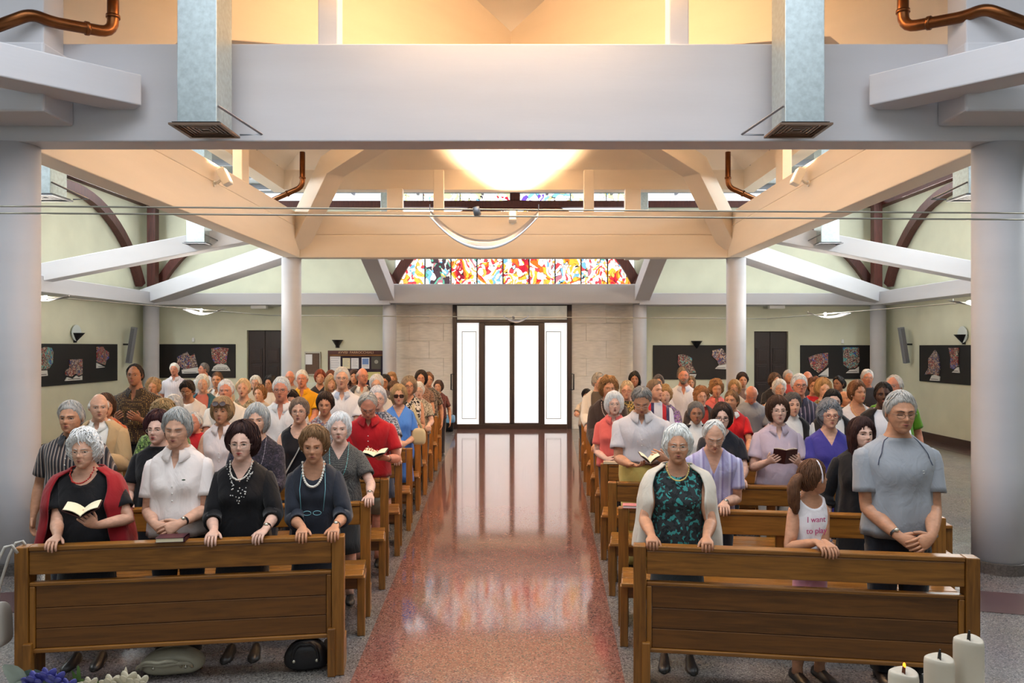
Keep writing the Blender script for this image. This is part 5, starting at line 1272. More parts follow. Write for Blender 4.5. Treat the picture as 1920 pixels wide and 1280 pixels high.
for e in (-1, 1): cm.tube(np.stack([e*.032+.026*np.cos(aa), np.full(14, -.182), A4['base']-.31+.014*np.sin(aa)], 1), .0022, 5, cap=False)
cm.build('hanging_spectacles', mat('teal_cord', '#6fa8b4', .4), A4['root'], smooth=True)
# ---- left block, second row
p('person in dark vertically striped shirt beside the front left column', 137, 750, 1, 'grey_m', '#a39c94', C('#2a2a30', 'vstripe', '#6a5a54', '#a89a90', sc=1.0), fem=0, skin='tan', neck='collar', collar='#33333a', g=1.1, belly=.5, pose='side', brow=G3, pitch=2)
p('person in black top singing behind the white polo shirt', 300, 766, 1, 'puffy', '#43161a', C('#131216'), skin='pale', neck='crew', g=1.1, gl='#c0b0a0', brow='#3a1a18', mouth=.006, lip=1, yaw=-8, back=.36)
p('person in dark patterned blouse behind the black beaded top', 482, 754, 1, 'bob', '#a3a29e', C('#24222c', 'print', '#3a3442', '#191820', sc=1.4), skin='fair', neck='v', sl_='mid', g=1.02, neckl=('#a8a4b0', .003, .3), brow=G2, yaw=4)
p('person in grey flecked blouse with turquoise lanyard, hand on pew end', 637, 771, 1, 'short_f', '#dcd8d6', C('#3a3a3a', 'dots', '#8a8a84', sc=3.2), skin='pale', neck='v', g=1.04, belly=.4, low=('skirt', '#2c2e30'), neckl=('#6fb8b8', .0045, .3), neckd=.13, brow=G1, watch=1, wr=dict(k='pew', world=(690, 1)))
# ---- left block, third row
p('person in beige jacket over white shirt, looking aside', 187, 738, 2, 'bald', '#c9c2b8', C('#e6e2da'), fem=0, skin='fair', neck='collar', collar='#ece8e2', cardi='#b79a72', g=1.02, yaw=22, pitch=5, brow=G1, pose='book')
p('person in green printed dress behind the white polo shirt', 308, 746, 2, 'curly', '#b0884e', C('#56703a', 'print', '#8aa05a', '#2c3a22', sc=1.0), g=1.12, low=('dress', '#56703a'), yaw=10, pitch=12, neck='v')
PINKP = p('person in sleeveless pale pink shirt behind the white polo', 417, 742, 2, 'bangs', '#b58a56', C('#e3d3cf'), skin='tan', neck='collar', collar='#e3d3cf', neckd=.14, sl_='none', g=1.0, brow=AU)
STRP = p('person in black sleeveless top with spectacles behind the navy dress', 562, 744, 2, 'crop_f', '#8a6e58', C('#17151a'), skin='fair', neck='scoop', sl_='none', g=1.04, gl='#6a6a70', neckd=.13, brow=AU, mouth=.003)
A5 = p('person in bright red shirt bowing over an open book', 692, 733, 2, 'recede', '#b0a596', C('#a5121c'), fem=0, skin='ruddy', neck='collar', collar='#a8141e', g=1.12, belly=.6, pitch=38, lean=.16, eyes='down', gl='#3a3230', pose='book', low=('shorts', '#8a8674'), watch=1, brow=G2,
       wl=dict(k='book', p=(-.03, -.34, 1.06), f=(.3, -.75, .3), n=(.3, .2, .8), t=(1, 0, 0)), wr=dict(k='book', p=(.17, -.33, 1.04), f=(-.5, -.7, .25), n=(-.5, .2, .8), t=(-1, 0, 1)))
book('open book read by the person in the red shirt', A5, (.075, -.45, 1.09), tilt=-8, yaw=-10, ang=50, cover='#2a2020')
aa = np.linspace(0, 2*math.pi, 15); sg_ = MB()
for e in (-1, 1):
    rg = PINKP['toW'](np.stack([e*.034+.029*np.cos(aa), -.118+.25*.02*np.sin(aa)+.012*np.sin(aa), .082+.021*np.sin(aa)], 1)*PINKP['hk']); sg_.tube(rg, .003, 5, cap=False, m=1); n_ = len(rg)-1
    sg_.add(np.vstack([rg[:-1], rg[:-1].mean(0)]), None, [(n_, i, (i+1) % n_) for i in range(n_)], 0)
    sg_.tube(PINKP['toW'](np.array([(e*.063, -.115, .082), (e*.092, -.05, .06), (e*.098, .01, .04)])*PINKP['hk']), .003, 5, m=1)
sg_.tube(PINKP['toW'](np.array([(-.006, -.118, .085), (.006, -.118, .085)])*PINKP['hk']), .003, 5, m=1)
sg_.build('sunglasses', [SUNL, mat('brown_frame', '#4a1c18', .3)], PINKP['root'], smooth=True)
st_ = []
for u_ in np.linspace(0, 1, 14):
    z = STRP['base']-.03-u_*(STRP['base']-.03-.53*STRP['H']); x = .105-.25*u_; j = np.abs(STRP['zz']-z).argmin(); row = STRP['SP'][j]; q = np.where(row[:, 1] < row[:, 1].mean(), np.abs(row[:, 0]-x), 9).argmin(); st_.append((x, row[q, 1]-.008, z))
MB().tube(st_, .018, 8, ry=.004, side0=(.7, 0, .7)).build('bag_strap', mat('white_leather', '#b8b3aa', .45), STRP['root'], smooth=True)
# ---- left block, fourth row
p('person in red peeping past the shoulder of the white polo shirt', 366, 772, 3, 'recede', '#c4bdb2', C('#a81c24'), fem=0, skin='ruddy', neck='crew', brow=G1, yaw=-10)
p('person half hidden behind the green printed dress, head bowed', 326, 738, 3, 'puffy', '#cfcac2', C('#3a2a28'), skin='pale', pitch=25, g=1.0)
p('person in orange top behind the beige jacket', 199, 736, 3, 'bob', '#4a2c1c', C('#b8562a', 'print', '#d07a3a', '#8a3a20'), skin='tan', yaw=25)
p('person in plain white shirt behind the sleeveless pink shirt', 425, 711, 3, 'grey_m', '#dedbd6', C('#e2ddd4'), fem=0, skin='ruddy', g=1.15, belly=.6, neck='crew', brow=WH)
p('person in open white polo with round spectacles', 528, 706, 3, 'grey_m', '#cfccc6', C('#e4e2e0'), fem=0, skin='ruddy', neck='collar', collar='#e4e2e0', neckd=.17, g=1.16, belly=.5, gl='#4a3028', brow=G1, mouth=.003, pitch=4)
p('person in floral blouse behind the grey flecked blouse', 610, 733, 3, 'short_f', '#3c281c', C('#b8b4b0', 'print', '#6a7488', '#8a5a5a', sc=1.2), skin='tan', neck='v', pitch=10, brow=DB)
p('person in blue-grey printed dress behind the red shirt', 709, 722, 3, 'short_f', '#cdc6c4', C('#5a6070', 'print', '#a8acb4', '#30343e', sc=1.6), skin='pale', gl='#8a6a5a', neck='crew', low=('skirt', '#3a4050'), back=.44, watch=1, wr=dict(k='pew', world=(744, 3)))
p('tall person in dark dotted shirt standing left of the pews', 255, 682, '9.15', 'recede', '#1d1613', C('#2a211c', 'dots', '#8a7440', '#3a2e28', sc=1.15), fem=0, skin='brown', neck='collar', collar='#2e2520', neckd=.13, g=1.16, belly=.5, pose='book', low=('trousers', '#15151a'), brow=BK, loose=1.6)
# ---- left block, fifth row
p('person in white scoop-neck top with spectacles, head bowed reading', 353, 711, 4, 'crop_f', '#1d1618', C('#ebe7e4'), skin='brown', neck='scoop', neckd=.07, gl='#b0a090', pitch=24, eyes='down', brow=BK, g=1.1)
p('person in patterned beige blouse with earrings', 457, 709, 4, 'crop_f', '#c9a878', C('#8a7f68', 'print', '#b0a68a', '#5e5644', sc=1.3), skin='fair', neck='v', earr='#c9b9a0', lip=1, mouth=.003, brow=AU)
p('tall person in white polo with pale blue collar', 642, 688, 4, 'grey_m', '#c9c4bc', C('#e6e6ea'), fem=0, skin='fair', neck='collar', collar='#b9c4d8', neckd=.1, g=1.12, belly=.3, gl='#8a8478', brow=G1, mouth=.002)
A6 = p('person in bright blue dress and sunglasses by the aisle', 748, 719, 4, 'bob', '#b8935e', C('#3f74c8'), skin='fair', neck='v', neckd=.14, low=('dress', '#3f74c8'), sun='#3a1c18', lip=1, g=1.0, wr=dict(k='clasp'), wl=dict(k='clasp'))
p('person looking aside between beige blouse and open white polo', 488, 720, 5, 'short_f', '#94602f', C('#d8d0c4'), skin='fair', yaw=-14)
p('person with bowed head hidden behind the yellow polo', 549, 729, 5, 'short_f', '#241a18', C('#d8d4d0'), pitch=20)
# ---- left block, sixth row and behind
p('person in bright yellow polo shirt', 567, 693, 5, 'grey_m', '#d6d2ca', C('#dfa51e'), fem=0, skin='ruddy', neck='collar', collar='#dfa51e', neckd=.12, g=1.16, belly=.5, brow=G1)
p('person with thin spectacles right of the pale blue collar', 706, 701, 5, 'crop_f', '#dcd8d0', C('#e0dcd6'), skin='fair', gl='#b0a8a0', pitch=8)
p('person in swirled black and white dress with spectacles by the aisle', 766, 704, 5, 'bob', '#85735f', C('#1c1a1c', 'print', '#cfcac2', sc=.75), skin='tan', sl_='none', neck='v', gl='#3a2a26', low=('dress', '#24222a'), yaw=6, wr=dict(k='clasp'), wl=dict(k='clasp'))
p('person with spectacles in speckled grey-beige top behind the swirled dress', 785, 715, 6, 'short_f', '#d6d2cc', C('#8a8478', 'print', '#b8b2a4', '#5c584e', sc=1.2), skin='pale', gl='#a09488', pitch=6)
p('person in teal jacket before the far left art board', 381, 701, 6, 'short_f', '#d9d4c8', C('#b8685a'), cardi='#1f4a5c', skin='fair', yaw=10)
p('person in pale jacket over white shirt below the far left art board', 408, 697, 5, 'short_m', '#6a4426', C('#e4e0dc'), fem=0, skin='tan', neck='collar', collar='#e4e0dc', cardi='#b3a58f', g=1.1)
p('person in pale top turned to the right below the notice board', 619, 703, 6, 'long', '#b08f62', C('#cfc8be'), skin='fair', yaw=24)
p('person in dark grey jacket and white shirt looking aside', 679, 690, 6, 'bald', '#8f857a', C('#dcd8d2'), fem=0, skin='ruddy', neck='collar', collar='#dcd8d2', cardi='#33363b', gl='#5a4a42', yaw=28)
p('person bowing behind the bright blue dress', 738, 713, 6, 'short_f', '#5c3c24', C('#4a4038'), skin='tan', pitch=18)
p('person in white with dark-rimmed glasses turned left before the left door', 508, 702, 7, 'bob', '#1d1618', C('#e4dcd2'), skin='tan', gl='#2a2220', yaw=-22)
p('person with brown glasses before the left panelled door', 480, 703, 7, 'short_f', '#d6cfc2', C('#b0a898'), skin='fair', gl='#5a3a2a')
p('person with spectacles directly beside the round left column', 544, 695, 7, 'bald', '#c0a890', C('#9a948a'), fem=0, skin='ruddy', gl='#8a7a6a')
p('person in black with spectacles below the cork board', 600, 692, 7, 'short_f', '#8e3418', C('#201c20'), skin='tan', gl='#b09a88', neck='v', yaw=12)
p('person in cap-sleeved brown print with spectacles by the aisle', 789, 693, 7, 'bob', '#2a1a16', C('#5e463c', 'print', '#8a6c5c', '#3a2a24', sc=1.8), skin='tan', sl_='cap', gl='#7a2a30', neck='v', low=('skirt', '#3a302c'), wr=dict(k='clasp'), wl=dict(k='clasp'))
p('person with dark-rimmed glasses turned left beside the notice board', 723, 701, 7, 'short_f', '#241c1a', C('#4a4448'), skin='tan', gl='#2a2220', yaw=-18)
p('person half hidden behind the shoulder of the dark dotted shirt', 289, 707, 7, 'puffy', '#b9905c', C('#a89a88'), skin='tan')
p('person below the left edge of the notice board', 620, 693, 8, 'short_f', '#7a3e24', C('#5a4a44'))
p('person in maroon top between two jackets under the notice board', 664, 692, 8, 'long', '#38201a', C('#3a2a2c'), skin='tan')
p('person before the slim column left of the entrance', 735, 696, 8, 'curly', '#a0703c', C('#7a6858'), skin='tan')
p('person in dark floral blouse, arms down, near the aisle end', 803, 697, 8, 'short_f', '#6a4426', C('#2a2622', 'print', '#6a5a4c', '#8a8070', sc=1.4), skin='tan', yaw=12, wr=dict(k='side'), wl=dict(k='side'))
p('person in maroon patterned shirt at the far aisle end, left block', 822, 712, 9, 'short_f', '#4a2f22', C('#4a2626', 'print', '#6a3a36', '#2e1a1a', sc=1.5), skin='tan', wr=dict(k='side'), wl=dict(k='side'), yaw=-15)
p('person in pale striped shirt standing by the far left corner column', 328, 680, '15.6', 'grey_m', '#d2cec6', C('#d9d6dc', 'vstripe', '#c4c0cc', sc=.8), fem=0, skin='ruddy', neck='collar', collar='#dedbe0', g=1.08, pose='side')
p('person turning away before the far left art board', 384, 680, '16.2', 'short_m', '#6e6660', C('#cfd2d8'), fem=0, skin='ruddy', pose='side', yaw=-55)
# ---- right block, front row
B1_ = p('person in draped cream cardigan over dark teal-patterned dress', 1270, 793, 0, 'short_f', '#d6d4cc', C('#33383a', 'print', '#24282a', '#3f8f8c', sc=.95), skin='tan', neck='scoop', neckd=.08, sl_='none', g=1.03, shawl='#cbc2b4', gl='#c0b09c', low=('dress', '#33383a'), neckl=('#d8c070', .0055, .105), brow=G1,
        wl=dict(k='pew', world=(1226, 0), c=(1.0, .9)), wr=dict(k='pew', world=(1330, 0), c=(1.0, .9)))
B2_ = p('child in white tank top with lettering and white hairband, looking back', 1518, 860, 0, 'tight', '#6e3f22', C('#e8e4e8'), skin='tan', neck='scoop', sl_='none', g=.74, belly=0, bust=0, yaw=98, rz=12, child=True, low=('skirt', '#c98a98'), brow=BR, back=.33,
        tail=[(-.0, .09, .02), (.0, .135, .0), (.0, .165, -.06), (.0, .16, -.14), (.0, .15, -.2), (.0, .14, -.25)], wl=dict(k='pew', world=(1543, 0)), wr=dict(k='pew', world=(1556, 0)))
hb = MB(); aa = np.linspace(-1.75, 1.75, 26); hb.tube(B2_['toW'](np.stack([.0875*np.sin(aa), np.full(26, -.012), .130*np.cos(aa)], 1)*B2_['hk']), .006, 6, ry=None); hb.build('hairband', mat('white_band', '#e0d8e0', .5), B2_['root'], smooth=True)
def shirt_text(P, body, size, x, z, m):
    j = np.abs(P['zz']-z).argmin(); row = P['SP'][j]; y = row[:, 1].min()-.006
    text('print_lettering', body, size, (x, y, z), m, P['root'])
PINK = mat('pink_print', '#c04a80', .7)
shirt_text(B2_, 'I want', .05, -.015, .735*B2_['H'], PINK); shirt_text(B2_, 'to play', .05, -.015, .685*B2_['H'], PINK)
rk = MB(); z0 = .61*B2_['H']; aa = np.linspace(0, 2*math.pi, 20); yy = B2_['SP'][:, :, 1].min()-.004
rk.tube(np.stack([-.03+.045*np.cos(aa), np.full(20, yy), z0+.03*np.sin(aa)], 1), .003, 5, cap=False); rk.tube([(.01, yy, z0+.015), (.085, yy, z0+.06)], .005, 5); rk.build('racket_print', mat('grey_print2', '#55505c', .7), B2_['root'])
B3_ = p('person in grey T-shirt with clasped hands, front right', 1683, 731, 0, 'short_m', '#a49e96', C('#9599a0'), fem=0, skin='tan', neck='crew', g=1.08, belly=.1, gl='#5a4a40', brow='#2e2420', eyes='closed', pitch=7, yaw=-3, pose='clasp', low=('trousers', '#1c1e26'), loose=1.5, watch=-1, rz=-4,
        wl=dict(k='clasp', p=(-.085, -.24, .93)), wr=dict(k='clasp', p=(.085, -.275, .945)))
em = MB(); j = np.abs(B3_['zz']-.735*B3_['H']).argmin(); row = B3_['SP'][j]; q = np.where(row[:, 1] < row[:, 1].mean(), np.abs(row[:, 0]-.09), 9).argmin()
aa = np.linspace(.6, 5.7, 12); em.tube(np.stack([.09+.008*np.cos(aa), np.full(12, row[q, 1]-.003), .735*B3_['H']+.008*np.sin(aa)], 1), .002, 5); em.build('shirt_emblem', WHITE, B3_['root'])
sm_ = MB()
for e in (-1, 1):
    pts = []
    for u_ in np.linspace(0, 1, 10):
        z = B3_['base']-.005-.16*u_; x = e*(.075+.085*u_**.6); j = np.abs(B3_['zz']-z).argmin(); row = B3_['SP'][j]; q = np.where(row[:, 1] < row[:, 1].mean(), np.abs(row[:, 0]-x), 9).argmin(); pts.append((x, row[q, 1]-.002, z))
    MB().tube(pts, .0028, 5).build('raglan_piping', mat('navy_piping', '#3c4258', .7), B3_['root'])
# ---- right block, second row
p('person in lilac striped shirt stooping with one hand on the pew', 1334, 782, 1, 'recede', '#cfcac4', C('#a9a4c8', 'plaid', '#c3c0dc', '#9088b4', sc=.9), fem=0, skin='fair', neck='v', neckd=.2, g=1.08, pitch=26, lean=.28, eyes='down', gl='#9a9086', brow=G1, watch=1, back=.36, wr=dict(k='pew', world=(1362, 1)))
p('person in black dress turned aside beside the grey T-shirt', 1612, 780, 1, 'long', '#3c1c1a', C('#141316'), skin='pale', neck='scoop', neckd=.06, sl_='mid', g=1.06, low=('dress', '#121216'), yaw=14, brow=DB, wr=dict(k='side'), wl=dict(k='side'))
# ---- right block, third row
B4_ = p('person in pale striped shirt bowing over an open book, belted yellow trousers', 1203, 722, 2, 'short_m', '#8f8a84', C('#c6c0c2', 'pin', '#a9aec6', '#d4ccc4', sc=1.0), fem=0, skin='tan', neck='collar', collar='#cfc8c8', neckd=.1, g=1.16, belly=.6, pitch=36, lean=.13, eyes='down', gl='#c0b8ac', pose='book', low=('trousers', '#c9b264', '#6e3216'), watch=1, brow=G3, loose=1.5,
        wl=dict(k='book', p=(-.10, -.36, 1.02), f=(.75, -.5, -.05), n=(.2, -.1, .9), t=(0, -1, 0)), wr=dict(k='book', p=(.2, -.36, 1.07), f=(-.5, -.6, .35), n=(-.8, .1, .3), t=(0, 0, 1)))
book('open book in the hands of the person in yellow trousers', B4_, (.06, -.46, 1.06), tilt=-5, yaw=8, ang=10, cover='#7a5030')
B5_ = p('person in lilac collared shirt holding up a dark red book', 1458, 740, 2, 'bob', '#4a2a1a', C('#b3a3b0'), skin='pale', neck='collar', collar='#b3a3b0', neckd=.13, g=1.06, belly=.3, gl='#b8a898', pose='book', low=('trousers', '#b9b4ae'), brow=DB, loose=1.4)
book('dark red open book held by the person in the lilac collared shirt', B5_, (.0, -.36, 1.11), tilt=58, ang=64, cover='#3c0f18', w_=.10, h_=.15)
p('person in violet-blue dress with reddish glasses', 1554, 746, 2, 'curly', '#85858a', C('#3a3684'), skin='fair', neck='v', neckd=.14, g=1.04, belly=.4, gl='#8a2a24', low=('dress', '#3a3684'), earr='#d8d4c8', brow=G2)
p('person in black blouse with black-rimmed glasses behind the stooping person', 1352, 753, 2, 'bob', '#3a241a', C('#1b1c24'), skin='pale', neck='v', gl='#1a1414', g=1.05, pitch=4, brow=DB)
# ---- right block, fourth row
p('person in coral polo shirt at the aisle behind the striped shirt', 1151, 732, 3, 'bob', '#d8d6ce', C('#cf5f58'), skin='pale', neck='collar', collar='#cf5f58', neckd=.1, gl='#b0a090', brow=G1, yaw=8, pose='clasp', low=('trousers', '#1d1c22'))
p('person in black vest and white high collar, left of the black-rimmed glasses', 1305, 752, 3, 'crop_f', '#77706a', C('#e2dfda'), skin='brown', neck='high', vest='#1c1a1e', brow=DB, g=1.04, sl_='long')
p('person in red polo with white collar, looking aside', 1372, 731, 3, 'tight', '#7a5632', C('#b0161f'), skin='tan', neck='collar', collar='#e2dcd8', neckd=.16, yaw=-24, brow=BR)
p('person in black vest and white high collar behind the lilac shirt', 1484, 735, 3, 'crop_f', '#5c5652', C('#dfdcd8'), skin='fair', neck='high', vest='#18171a', sl_='long', yaw=8, brow=DB, pose='clasp')
p('person in black vest and glasses behind the violet-blue dress', 1560, 729, 3, 'crop_f', '#1c1516', C('#dfdcd8'), skin='pale', neck='crew', vest='#18171a', sl_='long', gl='#2a2224', brow=BK, g=1.0, pose='clasp')
p('person in white scoop top with pendant and earrings, looking right', 1606, 712, 3, 'short_f', '#8a5228', C('#e4e2e6'), skin='tan', neck='scoop', neckd=.14, yaw=20, earr='#e8e4dc', neckl=('#d8b860', .003, .14), brow=BR, lip=1)
p('person in black vest over white shirt behind the grey T-shirt', 1655, 716, 3, 'short_m', '#100c0c', C('#e4e2e6'), fem=0, skin='dark', neck='crew', vest='#17161a', sl_='long', yaw=-12, brow=BK, g=1.06)
# ---- right block, fifth row and behind
p('person in black cardigan with long pale necklace by the aisle', 1140, 703, 4, 'curly', '#a06c34', C('#241a1c'), skin='tan', cardi='#1e1518', gl='#8a7a6a', yaw=16, hs=1.05, neckl=('#e0d8d0', .005, .2))
p('person in navy, white and red shirt turned right', 1226, 711, 4, 'short_m', '#7a6048', C('#c8ccd8', 'plaid', '#a01c28', '#20244a', sc=.35), fem=0, skin='fair', yaw=40, neck='crew')
p('person in violet patterned top with pale spectacles', 1247, 720, 4, 'curly', '#a87e44', C('#4a4464', 'print', '#7a5ab0', '#8a8894', sc=1.0), skin='pale', gl='#b8a898', sl_='long')
p('person in dark jacket and red top with spectacles, right block', 1314, 722, 4, 'curly', '#9a6030', C('#7a2a2a'), cardi='#1a181e', skin='fair', gl='#8a8078', yaw=10)
p('person in grey-blue T-shirt bowing deeply, right block', 1405, 722, 4, 'bald', '#d6d2cc', C('#7d828c'), fem=0, skin='ruddy', pitch=40, lean=.2, eyes='down', neck='crew', g=1.12, brow=G1)
p('person in navy striped shirt with black-rimmed glasses', 1498, 700, 4, 'grey_m', '#d2cec8', C('#1f2438', 'vstripe', '#2c3048', '#7a7488', sc=.55), fem=0, skin='ruddy', neck='collar', collar='#232840', gl='#1a1414', g=1.16, belly=.4, brow=G1)
p('person in bright green shirt turning the head away', 1676, 703, 4, 'recede', '#bdb7ae', C('#5f9424'), fem=0, skin='ruddy', neck='crew', g=1.14, yaw=-38, pose='side')
p('person in dark and gold print with red glasses near the aisle', 1175, 713, 5, 'crop_f', '#b49a74', C('#4a4434', 'print', '#a08a4a', '#1f1c18', sc=1.0), skin='fair', gl='#8a2a24')
p('person in white with brown spectacles before the right panelled door', 1461, 710, 5, 'short_f', '#dad6ce', C('#dcd8d0'), skin='fair', gl='#5a4438')
p('person in leopard print top in the right block', 1544, 707, 5, 'puffy', '#c08a4a', C('#6a5a34', 'print', '#241c14', '#a08a54', sc=1.4), skin='fair', lip=1)
p('person turned aside behind the white scoop top', 1581, 733, 5, 'bald', '#a09890', C('#4a5058'), fem=0, skin='tan', yaw=30)
p('person in white jacket turned right at the aisle end', 1121, 698, 6, 'crop_f', '#98938c', C('#3a3430'), cardi='#d6cfc6', skin='fair', yaw=42)
p('person in white shirt with pale blue collar before the right art board', 1281, 687, 6, 'short_m', '#6a5c50', C('#dfe0ea'), fem=0, skin='ruddy', neck='collar', collar='#cfd4e6', neckd=.12, g=1.14, gl='#8a7a70', beard='#8a7868', brow=G3, sl_='long')
p('person in pink collared shirt looking down', 1343, 709, 6, 'curly', '#9a6634', C('#d8706c'), skin='tan', neck='collar', collar='#d8706c', eyes='down', pitch=8)
p('person with earrings and spectacles beside the pink collared shirt', 1377, 711, 6, 'bob', '#b0854e', C('#a89a8c'), skin='tan', gl='#8a7060', earr='#e0dcd4', yaw=-12)
p('person in red top with dark glasses beside the leopard print', 1526, 705, 6, 'short_f', '#6a3c24', C('#b01c24'), skin='tan', gl='#2a1c1a', yaw=-10)
p('person in brown top turned left below the far right art board', 1573, 704, 6, 'tight', '#181214', C('#6a5648'), skin='brown', yaw=-48, tail=[(0, .09, .03), (0, .12, .03), (0, .13, 0), (0, .13, -.03), (0, .12, -.06), (0, .11, -.08)], brow=BK)
p('person before the slim column right of the entrance', 1190, 695, 7, 'long', '#15100f', C('#6a4a40'), skin='brown', brow=BK)
p('person in black behind the navy striped shirt', 1513, 696, 7, 'bald', '#8f8880', C('#2a2a30'), fem=0, skin='ruddy', brow=G2)
p('person in black T-shirt with folded arms by the far right corner column', 1625, 692, 7, 'grey_m', '#c9c6c2', C('#24242a'), fem=0, skin='ruddy', neck='crew', gl='#b0a89c', g=1.1, pose='fold', back=.5)
p('person standing before the round right column', 1392, 697, 8, 'short_f', '#38221a', C('#5a4a48'), skin='tan')
p('person in black turned right before the right panelled door', 1452, 698, 8, 'bob', '#5c3e28', C('#1c1a1e'), skin='tan', yaw=20)
p('person in brick-red top before the right panelled door', 1477, 693, 8, 'short_m', '#a8a098', C('#9a3a34'), fem=0, skin='tan', yaw=16)
p('person below the left end of the right art board', 1235, 701, 8, 'bob', '#4a4448', C('#8a8480'), skin='tan')
p('person mostly hidden behind the white shirt with pale blue collar', 1295, 704, 9, 'long', '#8a6a48', C('#7a6a60'), skin='tan')
p('person with bowed head at the far aisle end, right block', 1100, 728, 8, 'short_f', '#241a18', C('#b0a494'), skin='tan', pitch=25)
# ================================================================ SMALL THINGS
def onrail(label, px, s, row, w_, l_, h_, col, rot=0, page='#e6ddbc', dz=0):
    y = rail_y(s, row, xa(px, (ROWL if s < 0 else ROWR)[row])); x = xa(px, y); y = rail_y(s, row, x)
    root = empty('closed_book', (x, y+.03, .87+dz), TH*(-s)+R(rot)); tag(root, label, 'book', 'closed books on the pews')
    bx('book_cover', -l_/2, l_/2, -w_/2, w_/2, 0, .003, mat('cover_'+col, col, .5), root); bx('book_cover', -l_/2, l_/2, -w_/2, w_/2, h_-.003, h_, mat('cover_'+col, col, .5), root)
    bx('pages', -l_/2+.004, l_/2-.01, -w_/2+.003, w_/2-.003, .003, h_-.003, mat('page_'+page, page, .7), root); bx('book_spine', l_/2-.008, l_/2, -w_/2, w_/2, 0, h_, mat('cover_'+col, col, .5), root)
onrail('dark red closed book lying on the front left pew', 318, -1, 0, .11, .17, .028, '#3a1020')
onrail('pale pink book on the second right pew rail', 1188, 1, 1, .10, .15, .02, '#b86a6a', page='#e0dcd8')
onrail('thin beige book on the fourth right pew by the aisle', 1146, 1, 3, .10, .15, .018, '#b8a488')
onrail('white booklet on the third right pew beside the violet-blue dress', 1508, 1, 2, .10, .15, .012, '#c9c4bc')
# handbags
def blob(n1, n2, f):
    th = np.linspace(-math.pi/2, math.pi/2, n1)[:, None]; ph = np.arange(n2)[None]*2*math.pi/n2
    return f(np.cos(th)*np.cos(ph), np.cos(th)*np.sin(ph), np.sin(th)+0*ph)
def floorbag(label, x, y, w_, d_, h_, col, strap):
    root = empty('handbag', (x, y, 0), R(8)); tag(root, label, 'handbag', 'handbags')
    G = blob(14, 26, lambda X, Y, Z: np.stack([w_*np.sign(X)*np.abs(X)**.7, d_*np.sign(Y)*np.abs(Y)**.75, h_*(.5+.5*np.sign(Z)*np.abs(Z)**.7)*(1-.25*X*X)], -1)); G = G+(.006*wob(G, 40, 3))[..., None]*np.array([0, 1, .6]); G[..., 2] = np.clip(G[..., 2], .002, None)
    m_ = mat('leather_'+col, col, .45, bump=.2, bscale=30); MB().grid(G).build('bag_body', m_, root, smooth=True)
    a = np.linspace(0, math.pi, 18)
    for q in strap: MB().tube(np.stack([q[0]+q[1]*np.cos(a), -d_*.8-q[2]*np.sin(a), .02+q[3]*np.sin(a)+h_*.25*np.abs(np.cos(a))], 1), .011, 8).build('bag_strap', m_, root, smooth=True)
    for e in (-1, 1): MB().ball((e*w_*.5, -d_*.9, h_*.4), .012, 8, 6).build('metal_stud', mat('watch_steel', '#c9c4b4', .25, .8), root, smooth=True)
floorbag('pale olive leather handbag lying under the front left pew', xa(325, 4.9), 4.9, .19, .085, .16, '#a5a08c', ((-.03, .16, .05, .07), (-.05, .12, .08, .10)))
floorbag('black handbag standing under the front left pew near the aisle', xa(575, 4.96), 4.96, .14, .07, .19, '#17161a', ((0, .08, .02, .16),))
hb_ = empty('handbag', (-2.97, 4.6, .0)); tag(hb_, 'white leather handbag hanging on the outer end of the front left pew', 'handbag', 'handbags')
WL = mat('white_leather', '#b8b3aa', .45)
G = blob(14, 20, lambda X, Y, Z: np.stack([.045*np.sign(X)*np.abs(X)**.6*(1-.3*Z), .12*np.sign(Y)*np.abs(Y)**.45*(1-.15*Z), .13*np.sign(Z)*np.abs(Z)**.45+.40], -1)); MB().grid(G).build('bag_body', WL, hb_, smooth=True)
for q in (-.05, .05): MB().tube([(.0, q-.03, .52), (.01, q-.03, .62), (.05, q, .8), (.09, q, .88), (.13, q, .89), (.15, q+.02, .84)], .009, 8).build('bag_strap', WL, hb_, smooth=True)
# shoulder bag of the woman in blue
hb2 = empty('handbag', (A6['X']+.25, A6['d']-.06, 0)); tag(hb2, 'beige shoulder bag of the person in the bright blue dress', 'handbag', 'handbags')
BG = mat('beige_leather', '#c3b48c', .5)
G = blob(12, 20, lambda X, Y, Z: np.stack([.085*np.sign(X)*np.abs(X)**.45*(1-.25*np.clip(Z, 0, 1)), .045*np.sign(Y)*np.abs(Y)**.6, .10*np.sign(Z)*np.abs(Z)**.5+.97], -1)); MB().grid(G).build('bag_body', BG, hb2, smooth=True)
MB().tube([(.03, 0, 1.07), (-.03, -.02, 1.2), (-.075, -.02, 1.33), (-.08, .05, 1.35), (-.03, .08, 1.2), (.03, .04, 1.07)], .011, 8).build('bag_strap', BG, hb2, smooth=True)
